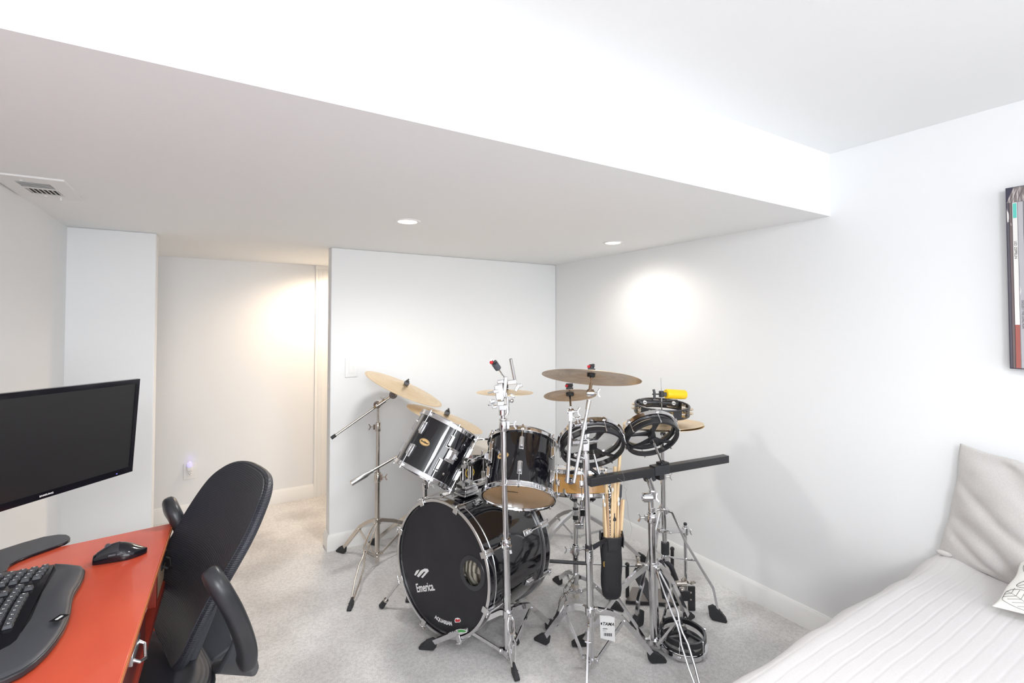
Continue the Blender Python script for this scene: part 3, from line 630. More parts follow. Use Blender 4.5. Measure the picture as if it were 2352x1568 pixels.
w0 = PY(806, 1110, B0.y-.06); w1 = PY(852, 1083, B0.y-.05); bE = V(CY2)-A2*.05; k0 = w1+(w0-w1)*0
g = G(); g.path([w1, J, bE], .0068, 14); build(g, 'boom_arm', 'nickel', t)
wd_ = (w1-w0).normalized(); g = G(); g.lathe([(.0001, 0), (.0145, 0), (.0155, .004), (.0155, (w1-w0).length-.03), (.010, (w1-w0).length-.012), (.010, (w1-w0).length+.012), (.007, (w1-w0).length+.014)], w0, wd_, 28); build(g, 'counterweight', 'chrome2', t)
g = G(); g.tube(bE, CY2, .0045); build(g, 'cymbal_rod', 'chrome', t); tilter(t, bE, RZ, (-1, 0, 1))

# ------------------------------------------------------------------ stand C: centre stand with multi clamps
b = PZ(1167, 1508, .02); B0 = V((b.x, b.y, 0)); t = thing('cymbal_stand', 'tall chrome centre stand topped with a cluster of clamps before the bass drum', 'stand', B0, 'cymbal stands')
def on(x, y, yy=None): return PY(x, y, B0.y if yy is None else yy)
P0, P1, P2, P3 = on(1167, 1508), on(1162, 1262), on(1157, 972), on(1153, 935)
pole(t, P0, on(1162, 1255), .0155); pole(t, on(1162, 1260), on(1156, 985), .0122); pole(t, on(1156, 990), on(1153, 925), .0092)
ax = (P2-P0).normalized(); collar(t, on(1162, 1248), ax, .0135, .042, d=-RZ+RX*.4); collar(t, on(1156, 975), ax, .0115, .052, d=RX)
tripod(t, on(1166, 1420), on(1166, 1407).z, on(1167, 1495).z, [PZ(980, 1490, 0), PZ(1268, 1441, 0), PZ(1184, 1556, 0)], ['flat', 'flat', 'fork'], 'chrome', .0155, lift=[-.012, .045, .03])
g = G(); q = on(1153, 940); g.tube(q, on(1153, 953), .014); g.box(on(1155, 935), (.034, .026, .022), (RX, -RZ, V((0, 0, 1)))); build(g, 'top_socket', 'chrome', t, bevel=.002)
def clampbox(nm, x, y, w_, h_, d_, rotd, yy, mt='chrome'):
    a_ = R_(rotd); u_ = (RX*math.cos(a_)+V((0, 0, 1))*math.sin(a_)); v_ = (-RX*math.sin(a_)+V((0, 0, 1))*math.cos(a_)); n_ = u_.cross(v_)
    g = G(); g.box(PY(x, y, yy), (w_, h_, d_), (u_, v_, n_)); return build(g, nm, mt, t, bevel=.0025)
yb = B0.y
for x, y, w_, h_, d_, r_, dy in ((1147, 900, .034, .062, .020, 8, -.03), (1160, 888, .014, .085, .020, -5, -.02), (1139, 898, .022, .014, .018, 5, -.03), (1150, 876, .030, .016, .022, 10, 0), (1176, 877, .040, .020, .022, 5, .01), (1188, 890, .016, .034, .018, -30, 0),
                                 (1131, 921, .022, .014, .016, 10, -.03), (1136, 934, .020, .012, .018, 12, -.02), (1150, 925, .030, .020, .030, 0, 0), (1160, 906, .018, .022, .030, 0, 0), (1177, 908, .024, .014, .014, -20, 0), (1193, 886, .024, .016, .012, 28, 0)):
    clampbox('clamp_block', x, y, w_, h_, d_, r_, yb+dy)
g = G(); g.tube(PY(1121, 902, yb-.03), PY(1134, 899, yb-.03), .0035); g.tube(PY(1122, 930, yb-.03), PY(1136, 926, yb-.03), .0035); g.tube(PY(1166, 920, yb), PY(1172, 921, yb), .005); g.ball(PY(1176, 920, yb), .0085, 10, (1, .6, 1)); build(g, 'clamp_bolt', 'chrome', t)
for x, y in ((1149, 894), (1153, 918)):
    g = G(); g.tube(PY(x, y, yb-.045), PY(x, y, yb-.035), .0035); build(g, 'rivet', 'chrome2', t)
g = G(); g.path([PY(1163, 905, yb), PY(1166, 925, yb), PY(1166, 945, yb), PY(1163, 953, yb)], .007); build(g, 'down_rod', 'chrome', t)
a_ = PY(1162, 872, yb); b_ = PY(1144, 846, yb-.02); g = G(); g.tube(a_, b_, .004); build(g, 'cymbal_rod', 'chrome', t)
dd = (b_-a_).normalized(); g = G(); g.tube(b_, b_+dd*.034, .0135, n=20); fe = build(g, 'felt_washer', 'felt', t)
g = G(); g.tube(b_+dd*.034, b_+dd*.044, .009); g.tube(b_+dd*.040-RX*.004, b_+dd*.052-RX*.004, .005); g.ball(b_+dd*.044+RX*.008, .007, 8); build(g, 'quick_release_cap', 'plastic', t)
g = G(); g.ball(b_+dd*.040-RX*.009-RZ*.006, .0078, 10); build(g, 'red_cap', 'red', t)
a_ = PY(1183, 876, yb+.01); b_ = PY(1173, 824, yb); dd = (b_-a_).normalized(); g = G(); g.lathe([(.0072, 0), (.0072, (b_-a_).length), (.0045, (b_-a_).length), (.0045, (b_-a_).length-.02), (.0001, (b_-a_).length-.02)], a_, dd, 16); build(g, 'open_tube', 'chrome2', t)
g = G(); g.tube(PY(1160, 893, yb), V(CY3)-V((0, 0, .03)), .006); g.tube(V(CY3)-V((0, 0, .035)), V(CY3), .004); build(g, 'splash_arm', 'chrome', t)

# ------------------------------------------------------------------ stand D
b = PZ(1358, 1522, .02); B0 = V((b.x, b.y, 0)); t = thing('cymbal_stand', 'chrome stand carrying the wide dark cymbal, the stick bag and a paper tag', 'stand', B0, 'cymbal stands')
pole(t, on(1358, 1520), on(1353, 1262), .0138); pole(t, on(1353, 1270), on(1345, 1068), .0112); pole(t, on(1345, 1075), on(1343, 985), .0095)
ax = (on(1353, 1262)-on(1358, 1520)).normalized(); cl_ = on(1353, 1275); g = G(); g.tube(cl_-ax*.028, cl_+ax*.026, .0165, n=24); build(g, 'height_collar', 'chrome', t, bevel=.001)
text('TAMA', .013, planefn(cl_-RZ*.0172, ax, -RX, 0), 'embossed_word', 'white', t, depth=.0002)
g = G(); g.tube(on(1346, 1078), on(1345, 1040), .0145, n=24); build(g, 'upper_collar', 'chrome', t, bevel=.001)
tripod(t, on(1355, 1415), on(1354, 1402).z, on(1357, 1516).z, [PZ(1243, 1474, 0), PZ(1512, 1520, 0), PZ(1346, 1640, 0)], ['flat', 'flat', 'thin'], 'chrome', .014, lift=.05)
yb = B0.y
g = G(); g.tube(PY(1311, 1017, yb-.02), PY(1370, 1012, yb), .0095); g.tube(PY(1311, 1017, yb-.02), PY(1325, 1016, yb-.02), .0135); g.tube(PY(1352, 1013, yb), PY(1360, 1012, yb), .0135); build(g, 'double_clamp', 'chrome', t)
g = G(); g.box(PY(1345, 1020, yb), (.028, .05, .03), (RX, V((0, 0, 1)), RZ)); g.box(PY(1349, 995, yb), (.018, .03, .02), (RX, V((0, 0, 1)), RZ)); build(g, 'clamp_block', 'chrome', t, bevel=.003)
g = G(); g.box(PY(1340, 975, yb-.015), (.026, .034, .026), (RX, V((0, 0, 1)), RZ)); g.tube(PY(1318, 977, yb-.015), PY(1352, 970, yb-.015), .0085); wing(g, PY(1328, 972, yb-.03), (-.3, 0, 1), RX); build(g, 'arm_clamp', 'chrome', t, bevel=.002)
g = G(); g.tube(PY(1325, 1047, yb-.02), PY(1343, 1055, yb), .006); g.ball(PY(1322, 1045, yb-.02), .009, 10); build(g, 'wing_bolt', 'chrome', t)
# rod up to the wide cymbal
pA = PY(1318, 1108, yb-.04); pB = PY(1351, 930, yb-.03); g = G(); g.tube(pA, pB, .0068, n=16); build(g, 'boom_arm', 'chrome2', t)
g = G(); g.tube(PY(1349, 940, yb-.03), PY(1353, 918, yb-.03), .0088); build(g, 'arm_sleeve', 'nickel', t); tilter(t, PY(1356, 902, yb-.02), RX, (0, 0, 1), s=.95)
g = G(); g.path([PY(1355, 905, yb-.02), PY(1358, 885, yb-.01), PY(1359, 866, yb)], .0055); g.tube(PY(1355, 897, yb-.02), PY(1358, 880, yb-.01), .0075); build(g, 'cymbal_rod', 'chrome', t)
g = G(); g.tube(PY(1359, 868, yb), V(CY4)-V((0, 0, .004)), .0068); build(g, 'rod_sleeve', 'rubber', t)
# rod up to the small splash
pA = PY(1303, 1108, yb-.03); pB = PY(1311, 960, yb-.02); g = G(); g.tube(pA, pB, .0075, n=16); build(g, 'boom_arm', 'chrome2', t)
tilter(t, PY(1311, 945, yb-.01), RX, (0, 0, 1), s=.8); g = G(); g.box(PY(1310, 955, yb-.02), (.016, .04, .016), (RX, V((0, 0, 1)), RZ)); g.tube(PY(1311, 935, yb-.01), V(CY5)-V((0, 0, .01)), .0042); build(g, 'cymbal_rod', 'chrome', t, bevel=.001)
# ------------------------------------------------------------------ paper tag
tc_ = PY(1395, 1445, yb-.03); t2 = thing('price_tag', 'white paper tag with black print hanging from the stand with the stick bag', 'tag', tc_-V((0, 0, .06)))
tu = (RX*.98-RZ*.1).normalized(); tv = V((0, 0, 1))-tu*tu.z*0; tn = tu.cross(tv)
g = G(); w_ = .030; g.prism([tc_+tu*a_+tv*b_ for a_, b_ in ((-.031, .056), (.029, .055), (.031, -.048), (-.028, -.036))], tn*.0006); build(g, 'card', 'white', t2)
g = G(); g.path([tc_+tv*.050, tc_+tv*.072, tc_+tv*.085-tu*.004, PY(1378, 1405, yb-.03), PY(1372, 1399, yb-.02)], .0012, 6); build(g, 'string', 'nylon', t2)
tn_ = -tn if tn.dot(RZ) > 0 else tn
def tf(x0, y0): return lambda x, y, z=0: tc_+tu*(x+x0)+tv*(y+y0)+tn_*(.0009+z+(.0006 if tn_.dot(tn) > 0 else 0))
text('TAMA', .018, tf(.003, .022), 'printed_word', 'ink', t2, shear=.3, bold=.0002)
g = G(); f_ = tf(-.024, .022); g.prism([f_(-.002, -.003), f_(.001, -.005), f_(.003, .001), f_(.002, .006), f_(-.003, .004)], tn_*.0003); build(g, 'printed_mark', 'ink', t2)
g = G(); f_ = tf(0, 0)
for k in range(7): g.prism([f_(-.018+k*.0027, .001), f_(-.0163+k*.0027, .001), f_(-.0163+k*.0027, .0048), f_(-.018+k*.0027, .0048)], tn_*.0002)
for k in range(6): g.prism([f_(-.018+k*.0024, -.006), f_(-.0163+k*.0024, -.006), f_(-.0163+k*.0024, -.0045), f_(-.018+k*.0024, -.0045)], tn_*.0002)
build(g, 'printed_code', 'ink', t2)
g = G(); f_ = tf(0, 0)
for k in range(13):
    x_ = -.014+k*.0026; g.prism([f_(x_, -.026), f_(x_+.0007+.0007*(k*7 % 3), -.026), f_(x_+.0007+.0007*(k*7 % 3), -.014), f_(x_, -.014)], tn_*.0003)
build(g, 'bar_code', 'ink', t2)
# ------------------------------------------------------------------ stick bag
bc = PY(1404, 1300, yb+.03); zt = PY(1404, 1228, yb+.03).z; zb = PY(1404, 1374, yb+.03).z; BG = V((bc.x, bc.y, 0))
t = thing('stick_bag', 'black cloth stick bag hanging on a chrome stand', 'bag', V((bc.x, bc.y, zb)))
g = G(); sect = [(zb, .3), (zb+.004, .62), (zb+.018, .88), (zb+.05, .98), (zb+.12, 1.0), (zb+.2, 1.02), (zt-.02, 1.06), (zt, 1.08)]
uu, vv = RX.normalized(), V((RZ.x, RZ.y, 0)).normalized()
def bagf(i, j):
    k = j*(len(sect)-1); a0 = int(min(k, len(sect)-2)); fr_ = k-a0; z = sect[a0][0]*(1-fr_)+sect[a0+1][0]*fr_; s_ = sect[a0][1]*(1-fr_)+sect[a0+1][1]*fr_
    th = 2*PI*i; wob = 1+.025*math.sin(3*th+z*40)+.02*math.sin(z*55+th); x_ = math.copysign(abs(math.cos(th))**.75, math.cos(th)); y_ = math.copysign(abs(math.sin(th))**.75, math.sin(th))
    return BG+uu*x_*.044*s_*wob+vv*y_*.030*s_*wob+V((0, 0, z))
g.grid(bagf, 48, 28); g.add([bagf(i/48, 0) for i in range(48)], [list(range(48))]); body = build(g, 'bag_body', 'cloth', t, ang=60)
mo = body.modifiers.new('s', 'SOLIDIFY'); mo.thickness = .003
g = G(); g.prism([BG-vv*.034+uu*a_+V((0, 0, z_)) for a_, z_ in ((-.022, zt-.004), (.022, zt-.004), (.021, zt-.050), (-.019, zt-.052))], -vv*.004); build(g, 'flap', 'cloth', t, bevel=.001)
for s_ in (-1, 1):
    g = G(); g.bar([BG+uu*s_*.047+V((0, 0, zt+.018))-vv*.0, BG+uu*s_*.050+V((0, 0, zt-.01))-vv*.01, BG+uu*s_*.046+V((0, 0, zt-.045))-vv*.016], .022, .004, vv); build(g, 'side_tab', 'cloth', t, bevel=.001)
g = G(); s0 = PY(1363, 1262, yb-.01); g.bar([BG-uu*.028-vv*.032+V((0, 0, zt-.008)), PY(1377, 1248, yb-.015), PY(1362, 1257, yb-.015)], .003, .020, vv); build(g, 'strap', 'cloth', t)
g = G(); q = on(1352, 1258); g.tube(q-ax*.013, q+ax*.013, .0145, n=24); build(g, 'strap_loop', 'cloth', t)
g = G(); q = on(1348, 1259)-RZ*.015; g.tube(q, q-RZ*.002, .006, n=16); build(g, 'snap_stud', 'nickel', t)
g = G(); q0_ = BG-vv*.026-uu*.0375+V((0, 0, zt-.12)); g.path([q0_+V((0, 0, .022*k/12))+uu*.004*math.sin(k*1.9)-vv*.006 for k in range(13)], .0008, 5); build(g, 'gold_script', 'gold', t)
# sticks, each its own thing
def stick(x, y, kind, lab, bx=None, dy=0, r=.0070):
    dy *= .55; top = PY(x, y, BG.y+dy); bt = BG+uu*((x-1404)/27*.024 if bx is None else bx*.8)+vv*0+V((0, 0, zb+.04)); d = (bt-top).normalized(); L = (bt-top).length
    g = G()
    if kind in ('nylon', 'wood', 'brown'):
        g.lathe([(.0024, .012), (.0030, .020), (.0042, .035), (r, .11), (r, L)], top, d, 14); o = build(g, 'drumstick', {'nylon': 'stick', 'wood': 'stick', 'brown': 'stickd'}[kind], origin=top)
        g = G(); g.lathe([(.0001, 0), (.0034, .002), (.0048, .008), (.0046, .014), (.0026, .020)], top, d, 14); build(g, 'tip', 'nylon' if kind == 'nylon' else ('stickd' if kind == 'brown' else 'stick'), o)
    elif kind == 'butt':
        g.lathe([(.0001, 0), (r*.75, .001), (r, .005), (r, L)], top, d, 16); o = build(g, 'drumstick', 'stick', origin=top)
    elif kind == 'pattern':
        g.lathe([(.0001, 0), (r*.8, .002), (r, .006), (r, L)], top, d, 16); o = build(g, 'drumstick', 'pattern', origin=top)
    elif kind == 'brush':
        g.lathe([(.0001, .02), (.0035, .021), (.0035, L)], top, d, 12); o = build(g, 'wire_brush', 'nickel', origin=top)
        g = G(); g.lathe([(.003, -.006), (.003, .006), (.0085, .016), (.0085, .024), (.0035, .026)], top, d, 14); build(g, 'cap', 'rubber', o)
    else:
        g.lathe([(.0001, 0), (.012, .001), (.0125, .05), (.009, .06), (.008, L)], top, d, 16); o = build(g, 'mallet', 'plasg', origin=top)
    tag(o, lab, 'mallet' if kind == 'mallet' else 'wire brush' if kind == 'brush' else 'drumstick', 'sticks in the black stick bag'); return o
for a_ in ((1385.5, 1136, 'nylon', 'white-tipped drumstick at the left edge of the stick bag', None, -.004), (1388.4, 1153, 'nylon', 'shortest white-tipped drumstick, in front at the left of the stick bag', None, -.018),
           (1392, 1084, 'butt', 'pale drumstick butt reaching the black bar, left side of the stick bag', None, .008, .0072), (1395, 1133, 'brown', 'brown worn-tipped drumstick in the left half of the stick bag', None, -.010),
           (1399, 1101, 'pattern', 'black drumstick with white flecks standing in the stick bag', None, .006, .0080), (1407, 1119, 'nylon', 'longest white-tipped drumstick in the middle of the stick bag', -.002, -.016, .0085),
           (1412.7, 1070.6, 'butt', 'thick wooden drumstick butt behind, second tallest in the stick bag', None, .012, .0088), (1424, 1036, 'butt', 'tallest drumstick in the bag, its butt end rising above the black bar', .006, .014, .0074),
           (1411.8, 1146, 'wood', 'thin plain wooden drumstick in the middle of the stick bag', None, 0), (1410.8, 1182, 'brush', 'metal wire brush with a black cap in the stick bag', None, -.022),
           (1421, 1151, 'nylon', 'white-tipped drumstick in front at the right of the stick bag', None, -.018), (1421, 1141, 'nylon', 'white-tipped drumstick just behind the front right one', None, -.004),
           (1426.7, 1146, 'brown', 'brown-tipped drumstick near the right edge of the stick bag', None, .002), (1431.8, 1146, 'butt', 'drumstick butt at the far right edge of the stick bag', None, -.008, .0068),
           (1423, 1112, 'mallet', 'dark grey mallet handle behind the sticks at the right of the stick bag', .010, .018)): stick(*a_[:4], a_[4], a_[5], *(a_[6:]))

# ------------------------------------------------------------------ stand E with the black bar
b = PZ(1505, 1468, .035); B0 = V((b.x, b.y, 0)); yb = B0.y
t = thing('rack_stand', 'heavy chrome stand with a tilted head holding up the black bar', 'stand', B0, 'cymbal stands')
pole(t, on(1505, 1485), on(1499, 1290), .0195); pole(t, on(1499, 1300), on(1497, 1196), .0162); pole(t, on(1497, 1200), on(1495, 1150), .0122)
ax = V((0, 0, 1)); collar(t, on(1497, 1188), ax, .0165, .040, d=-RX); g = G(); g.tube(on(1497, 1172), on(1497, 1164), .0155, n=24); g.tube(on(1498, 1205), on(1498, 1196), .018, n=24); build(g, 'memory_lock', 'chrome', t, bevel=.001)
g = G(); q = on(1497, 1172); wing(g, q+RX*.014, (RX+V((0, 0, .3))), (0, 0, 1)); build(g, 'wing_bolt', 'chrome', t)
fb = PZ(1583, 1422, 0)
tripod(t, on(1502, 1400), on(1501, 1302).z, on(1505, 1470).z, [PZ(1330, 1482, 0), fb, PZ(1622, 1640, 0)], ['flat', 'flat', 'fork'], 'chrome', .020, lift=.03, wd=.024)
q = on(1493, 1142); tilter(t, q-RX*.012, RX, (0, .3, 1), s=1.35)
g = G(); g.box(on(1499, 1134), (.026, .044, .030), (RX, V((-.25, 0, 1)).normalized(), RZ)); build(g, 'hinge_block', 'chrome2', t, bevel=.008, bseg=3)
g = G(); g.tube(on(1501, 1130), on(1489, 1096), .0135, n=24); build(g, 'tilt_tube', 'chrome', t)
ZB = PY(1490, 1083, yb).z; e0 = PZ(1352, 1106, ZB); e1 = PZ(1668, 1052.5, ZB); yl = (e1-e0).normalized()
bd = e0.lerp(e1, .44); t = thing('rack_bar', 'long black square bar mounted across the chrome stand', 'bar', bd)
g = G(); g.box((e0+e1)/2, ((e1-e0).length, .034, .034), (yl, V((0, 0, 1)).cross(yl), V((0, 0, 1)))); build(g, 'bar', 'blackm', t, bevel=.0015)
hb = e0.lerp(e1, .475); g = G(); g.box(hb+V((0, 0, .002)), (.082, .040, .040), (yl, V((0, 0, 1)).cross(yl), V((0, 0, 1)))); g.prism([PY(x, y, yb-.008) for x, y in ((1484, 1092), (1504, 1090), (1508, 1103), (1491, 1109))], V((0, .03, 0))); build(g, 'mounting_sleeve', 'plastic', t, bevel=.002)
g = G(); g.box(hb-V((0, 0, .026)), (.03, .03, .03)); build(g, 'socket', 'blackm', t, bevel=.002)

# ------------------------------------------------------------------ rototoms
def rototom(label, c, a, r, gap, spokes=3, ph=0, stem=None, foot=None, headup=1):
    a = V(a).normalized(); u, v, _ = basis(a); c = V(c); t = thing('rototom', label, 'drum', c, 'rototoms'); e = c+a*gap
    g = G(); g.lathe([(r-.008, -.011), (r+.003, -.011), (r+.004, .011), (r-.008, .009)], c, a, 64, close=True); ph_ = ph
    for k in range(spokes):
        th = ph_+2*PI*k/spokes; d = u*math.cos(th)+v*math.sin(th); g.bar([c+d*.010-a*.008, c+d*(r*.45)-a*.004, c+d*(r-.004)], [.030, .011, .013], .010, d.cross(a))
    g.tube(c-a*.020, c+a*.012, .018, .013, n=20); build(g, 'lower_frame', 'blackm', t, bevel=.001)
    g = G(); g.lathe([(r-.012, -.010), (r-.002, -.012), (r-.003, .008), (r-.010, .009)], e-a*.012, a, 64, close=True)
    for k in range(spokes):
        th = ph_+.5+2*PI*k/spokes; d = u*math.cos(th)+v*math.sin(th); g.bar([e-a*.022+d*.008, e-a*.018+d*(r*.5), e-a*.014+d*(r-.006)], [.024, .011, .012], .010, d.cross(a))
    g.tube(e-a*.038, e-a*.014, .014, .018, n=20); build(g, 'upper_frame', 'blackm', t, bevel=.001)
    g = G(); g.lathe([(r-.004, -.014), (r+.004, -.014), (r+.010, -.012), (r+.0105, .004), (r+.004, .006), (r+.003, .013), (r-.003, .012), (r-.004, -.014)], e-a*.004, a, 72, close=True); build(g, 'counter_hoop', 'chrome', t)
    g = G(); g.lathe([(r+.002, 0), (r-.004, .003), (.0001, .003)], e, a, 64); build(g, 'drumhead', M['rotohead'], t)
    for k in range(6):
        th = ph_+.2+2*PI*k/6; d = u*math.cos(th)+v*math.sin(th); g = G(); q = c+d*(r+.006); g.tube(q-a*.014, e+d*(r+.010), .0019, n=8); g.box(e+d*(r+.010)-a*.004, (.012, .010, .012), (d.cross(a), d, a)); g.tube(q-a*.014, q-a*.004, .0035, n=8); build(g, 'tension_rod', 'chrome', t)
    g = G(); g.tube(c-a*.03, e-a*.03, .0045); build(g, 'threaded_shaft', 'nickel', t)
    if stem is not None:
        g = G(); g.tube(c-a*.02, stem, .005, n=14); build(g, 'stem', 'chrome', t)
    return t
M['rotohead'] = mat('clear_drumhead', (.78, .77, .74), .12, trans=.92, alpha=.35)
RA = V((.48, 1.12, 1)).normalized()
s2 = PY(1522, 1066, yb); s1 = PY(1377, 1092, PZ(1377, 1100, ZB).y)
c1 = PY(1361, 1029, 1.595); c2 = PY(1497, 1005, 1.50)
rototom('larger rototom with black spoked rings, left one on the bar, left of the other', c1, V((.48, 1.0, 1)), .134, .050, 3, .55+PI/3, s1)
rototom('smaller rototom on the bar, right one, under the tambourine', c2, RA, .115, .046, 3, .35+PI/3, s2)
c3 = PZ(1568, 1452, .068); rototom('small rototom lying head-down on the carpet among the stand legs', c3, (-.03, .02, -1), .093, .055, 3, .8)
g = G(); q = s1; g.box(q+V((0, 0, -.004)), (.05, .03, .02), (yl, V((0, 0, 1)).cross(yl), V((0, 0, 1)))); g.bar([q, PY(1352, 1072, 1.57)], .012, .010, yl); o = build(g, 'rototom_bracket', 'blackm', bevel=.002); tag(o, 'black bracket clamping the larger rototom to the bar', 'bracket')
g = G(); g.box(s2, (.045, .036, .022), (yl, V((0, 0, 1)).cross(yl), V((0, 0, 1)))); g.tube(s2, s2+V((-.01, -.01, .018)), .011, .007); o = build(g, 'rototom_bracket', 'blackm', bevel=.002); tag(o, 'black bracket clamping the smaller rototom to the bar', 'bracket')

# ------------------------------------------------------------------ snare drum and stand
SN = PZ(1334, 1128, .49); SN = CAM+(SN-CAM)*1.0; k_ = 2.55/((SN-CAM).dot(RZ)); SC = CAM+(SN-CAM)*k_
SB = V((PY(1323, 1375, 1.96).x, 1.96, 0)); SC = PY(1336, 1127, 2.03)
t = thing('snare_drum', 'natural maple snare drum with chrome hoops behind the stand poles', 'drum', SC, 'drum kit')
h = PC(1374, 1105, SC, V((0, 0, 1)), .168); hd = h-SC; u, v, _ = basis((0, 0, 1)); hq = PC(1283, 1102, SC, V((0, 0, 1)), .168)-SC
drum(t, SC, (.11, .18, 1), .166, .105, 'maple', 8, math.atan2(hq.dot(v), hq.dot(u)), 'headw', 'headw', lugs=1, lugL=.030)
hq = PC(1310, 1103, SC, V((0, 0, 1)), .166); rd = (hq-SC); rd.z = 0; rd.normalize(); tg = rd.cross(V((0, 0, 1)))
g = G(); g.add([hq+tg*.028*math.cos(q)+V((0, 0, .018*math.sin(q)))+rd*k for k in (0, .007) for q in [2*PI*i/28 for i in range(28)]], [list(range(28))[::-1], list(range(28, 56))]+[[i, (i+1) % 28, 28+(i+1) % 28, 28+i] for i in range(28)]); g.box(hq+rd*.009+V((0, 0, .004)), (.022, .008, .012), (tg, rd, V((0, 0, 1)))); build(g, 'snare_butt_plate', 'chrome', t, bevel=.001)
sx, sy = SB.x, SB.y; B0 = SB; yb = sy
t = thing('snare_stand', 'chrome snare stand with basket arms under the maple snare drum', 'stand', SB)
pole(t, SB+V((0, 0, .03)), on(1322, 1275), .0135); pole(t, on(1322, 1280), on(1324, 1213), .0105); pole(t, on(1334, 1210), on(1336, 1150), .009)
g = G(); g.box(on(1330, 1207), (.048, .026, .030), (RX, V((0, 0, 1)).cross(RX), V((0, 0, 1)))); g.tube(on(1334, 1200), on(1339, 1178), .016, n=20); g.box(on(1337, 1175), (.032, .04, .03), (RX, V((0, 0, 1)), RZ)); build(g, 'basket_tilter', 'chrome', t, bevel=.004)
collar(t, on(1322, 1262), (0, 0, 1), .0135, .05, d=-RX); g = G(); g.tube(on(1330, 1262), on(1345, 1258), .006); g.box(on(1345, 1258), (.02, .02, .02)); build(g, 'clamp_screw', 'chrome', t)
tripod(t, SB, on(1322, 1322).z, .055, [PZ(1280, 1338, 0), PZ(1276, 1432, 0), PZ(1418, 1400, 0)], ['flat', 'fork', 'flat'], 'chrome', .0135, lift=.015)
g = G(); g.tube(SB+V((0, 0, .02)), SB+V((0, 0, .085)), .0155, n=24); build(g, 'label_sleeve', 'headw', t)
bc_ = on(1337, 1165)
for x, y, yy in ((1296, 1131, 1.95), (1382, 1131, 1.97), (1350, 1124, 2.17)):
    e_ = PY(x, y, yy); g = G(); g.bar([bc_, bc_.lerp(e_, .5), e_, e_+V((0, 0, .018))], .014, .006, V((0, 0, 1)).cross(e_-bc_)); o = build(g, 'basket_arm', 'chrome', t); m_ = bc_.lerp(e_, .45); g = G(); g.bar([m_, m_.lerp(e_, .3)], .018, .011, V((0, 0, 1)).cross(e_-bc_)); build(g, 'grip_sleeve', 'rubber', o)

# ------------------------------------------------------------------ rear stand behind the snare
gb = PY(1322, 1250, 2.34); B0 = V((gb.x, gb.y, 0)); yb = B0.y
t = thing('cymbal_stand', 'rear stand partly hidden behind the snare stand, its left leg spread past the bass drum', 'stand', B0, 'cymbal stands')
pole(t, B0+V((0, 0, .02)), on(1322, 1150), .0125); pole(t, on(1322, 1152), on(1323, 1139), .010, 'rubber'); g = G(); g.tube(on(1322, 1192), on(1322, 1165), .017, n=20); build(g, 'hub_sleeve', 'rubber', t)
r1 = PZ(1262, 1300, 0)-B0; r1 = V((r1.x, r1.y, 0)).normalized()*.40; rr = lambda q, a_: V((q.x*math.cos(a_)-q.y*math.sin(a_), q.x*math.sin(a_)+q.y*math.cos(a_), 0))
tripod(t, B0, on(1322, 1176).z, .12, [B0+V((r1.x, r1.y, 0)), B0+rr(r1, 2.3), B0+rr(r1, -1.6)*.85], 'flat', 'chrome2', .0125, lift=.03, wd=.022)

# ------------------------------------------------------------------ hi-hat stand
yb = 1.66; b = PY(1526, 1380, yb); B0 = V((b.x, b.y, 0))
t = thing('hi_hat_stand', 'tall chrome hi-hat stand at the right of the kit, its legs spread high', 'stand', B0)
pole(t, on(1528, 1270), on(1524, 1172), .0118); pole(t, on(1524, 1180), on(1523, 1060), .0118); pole(t, on(1523, 1090), on(1521, 1018), .0095); pole(t, on(1521, 1020), on(1519, 868), .0030)
g = G(); g.tube(on(1523, 1100), on(1523, 1088), .015, n=20); g.tube(on(1523, 1085), on(1523, 1112), .0128, n=20); wing(g, on(1523, 1094)+RX*.012, RX, (0, 0, 1)); g.box(on(1514, 1094), (.012, .03, .02), (RX, V((0, 0, 1)), RZ)); build(g, 'height_collar', 'chrome', t, bevel=.001)
H = on(1525, 1172); g = G(); g.tube(H-V((0, 0, .012)), H+V((0, 0, .012)), .021, n=24); g.tube(on(1520, 1016), on(1520, 1008), .010); build(g, 'leg_hub', 'chrome', t, bevel=.002)
for knee, foot, nm in (((1600, 1345), (1652, 1424), 1), ((1488, 1335), (1461, 1438), 1), (None, None, 0)):
    if knee: f_ = PZ(*foot, 0)
    else: f_ = B0*2-(PZ(1652, 1424, 0)+PZ(1461, 1438, 0))*.5; f_ = V((f_.x+.02, f_.y+.02, 0))
    d = V((f_.x-B0.x, f_.y-B0.y, 0)); L_ = d.length; d.normalize(); sd = d.cross(V((0, 0, 1))); a_ = H+d*.026
    pts = [a_-d*.006, a_+d*.012-V((0, 0, .004)), a_.lerp(f_, .62)+d*.02, f_-d*.016+V((0, 0, .12)), f_-d*.004+V((0, 0, .035))]
    if knee and knee[0] > 1550: kk = PP(1634, 1350, B0, sd); pts[2] = PP(1575, 1245, B0, sd); pts[3] = PP(1638, 1350, B0, sd)
    g = G(); g.bar(pts, .017, .011, sd); lg = build(g, 'leg', 'chrome', t, bevel=.001); foot_block(lg, f_-d*.005, d, w=.042, hgt=.055)
    g = G(); K_ = on(1528, 1278); q = min((pts[a_].lerp(pts[a_+1], k_/20) for a_ in (1, 2) for k_ in range(21)), key=lambda p_: abs(p_.z-K_.z)); g.bar([K_+d*.018, q], .012, .005, sd); build(g, 'brace', 'chrome', t)
K_ = on(1528, 1278); g = G(); g.tube(K_-V((0, 0, .014)), K_+V((0, 0, .014)), .020, n=24); g.tube(K_+V((0, 0, .014)), on(1527, 1268), .0165); build(g, 'brace_collar', 'chrome', t, bevel=.002)
g = G(); g.tube(K_+V((0, 0, .014)), K_+V((0, 0, .07)), .0195, n=24); build(g, 'spring_housing', 'rubber', t, bevel=.001)
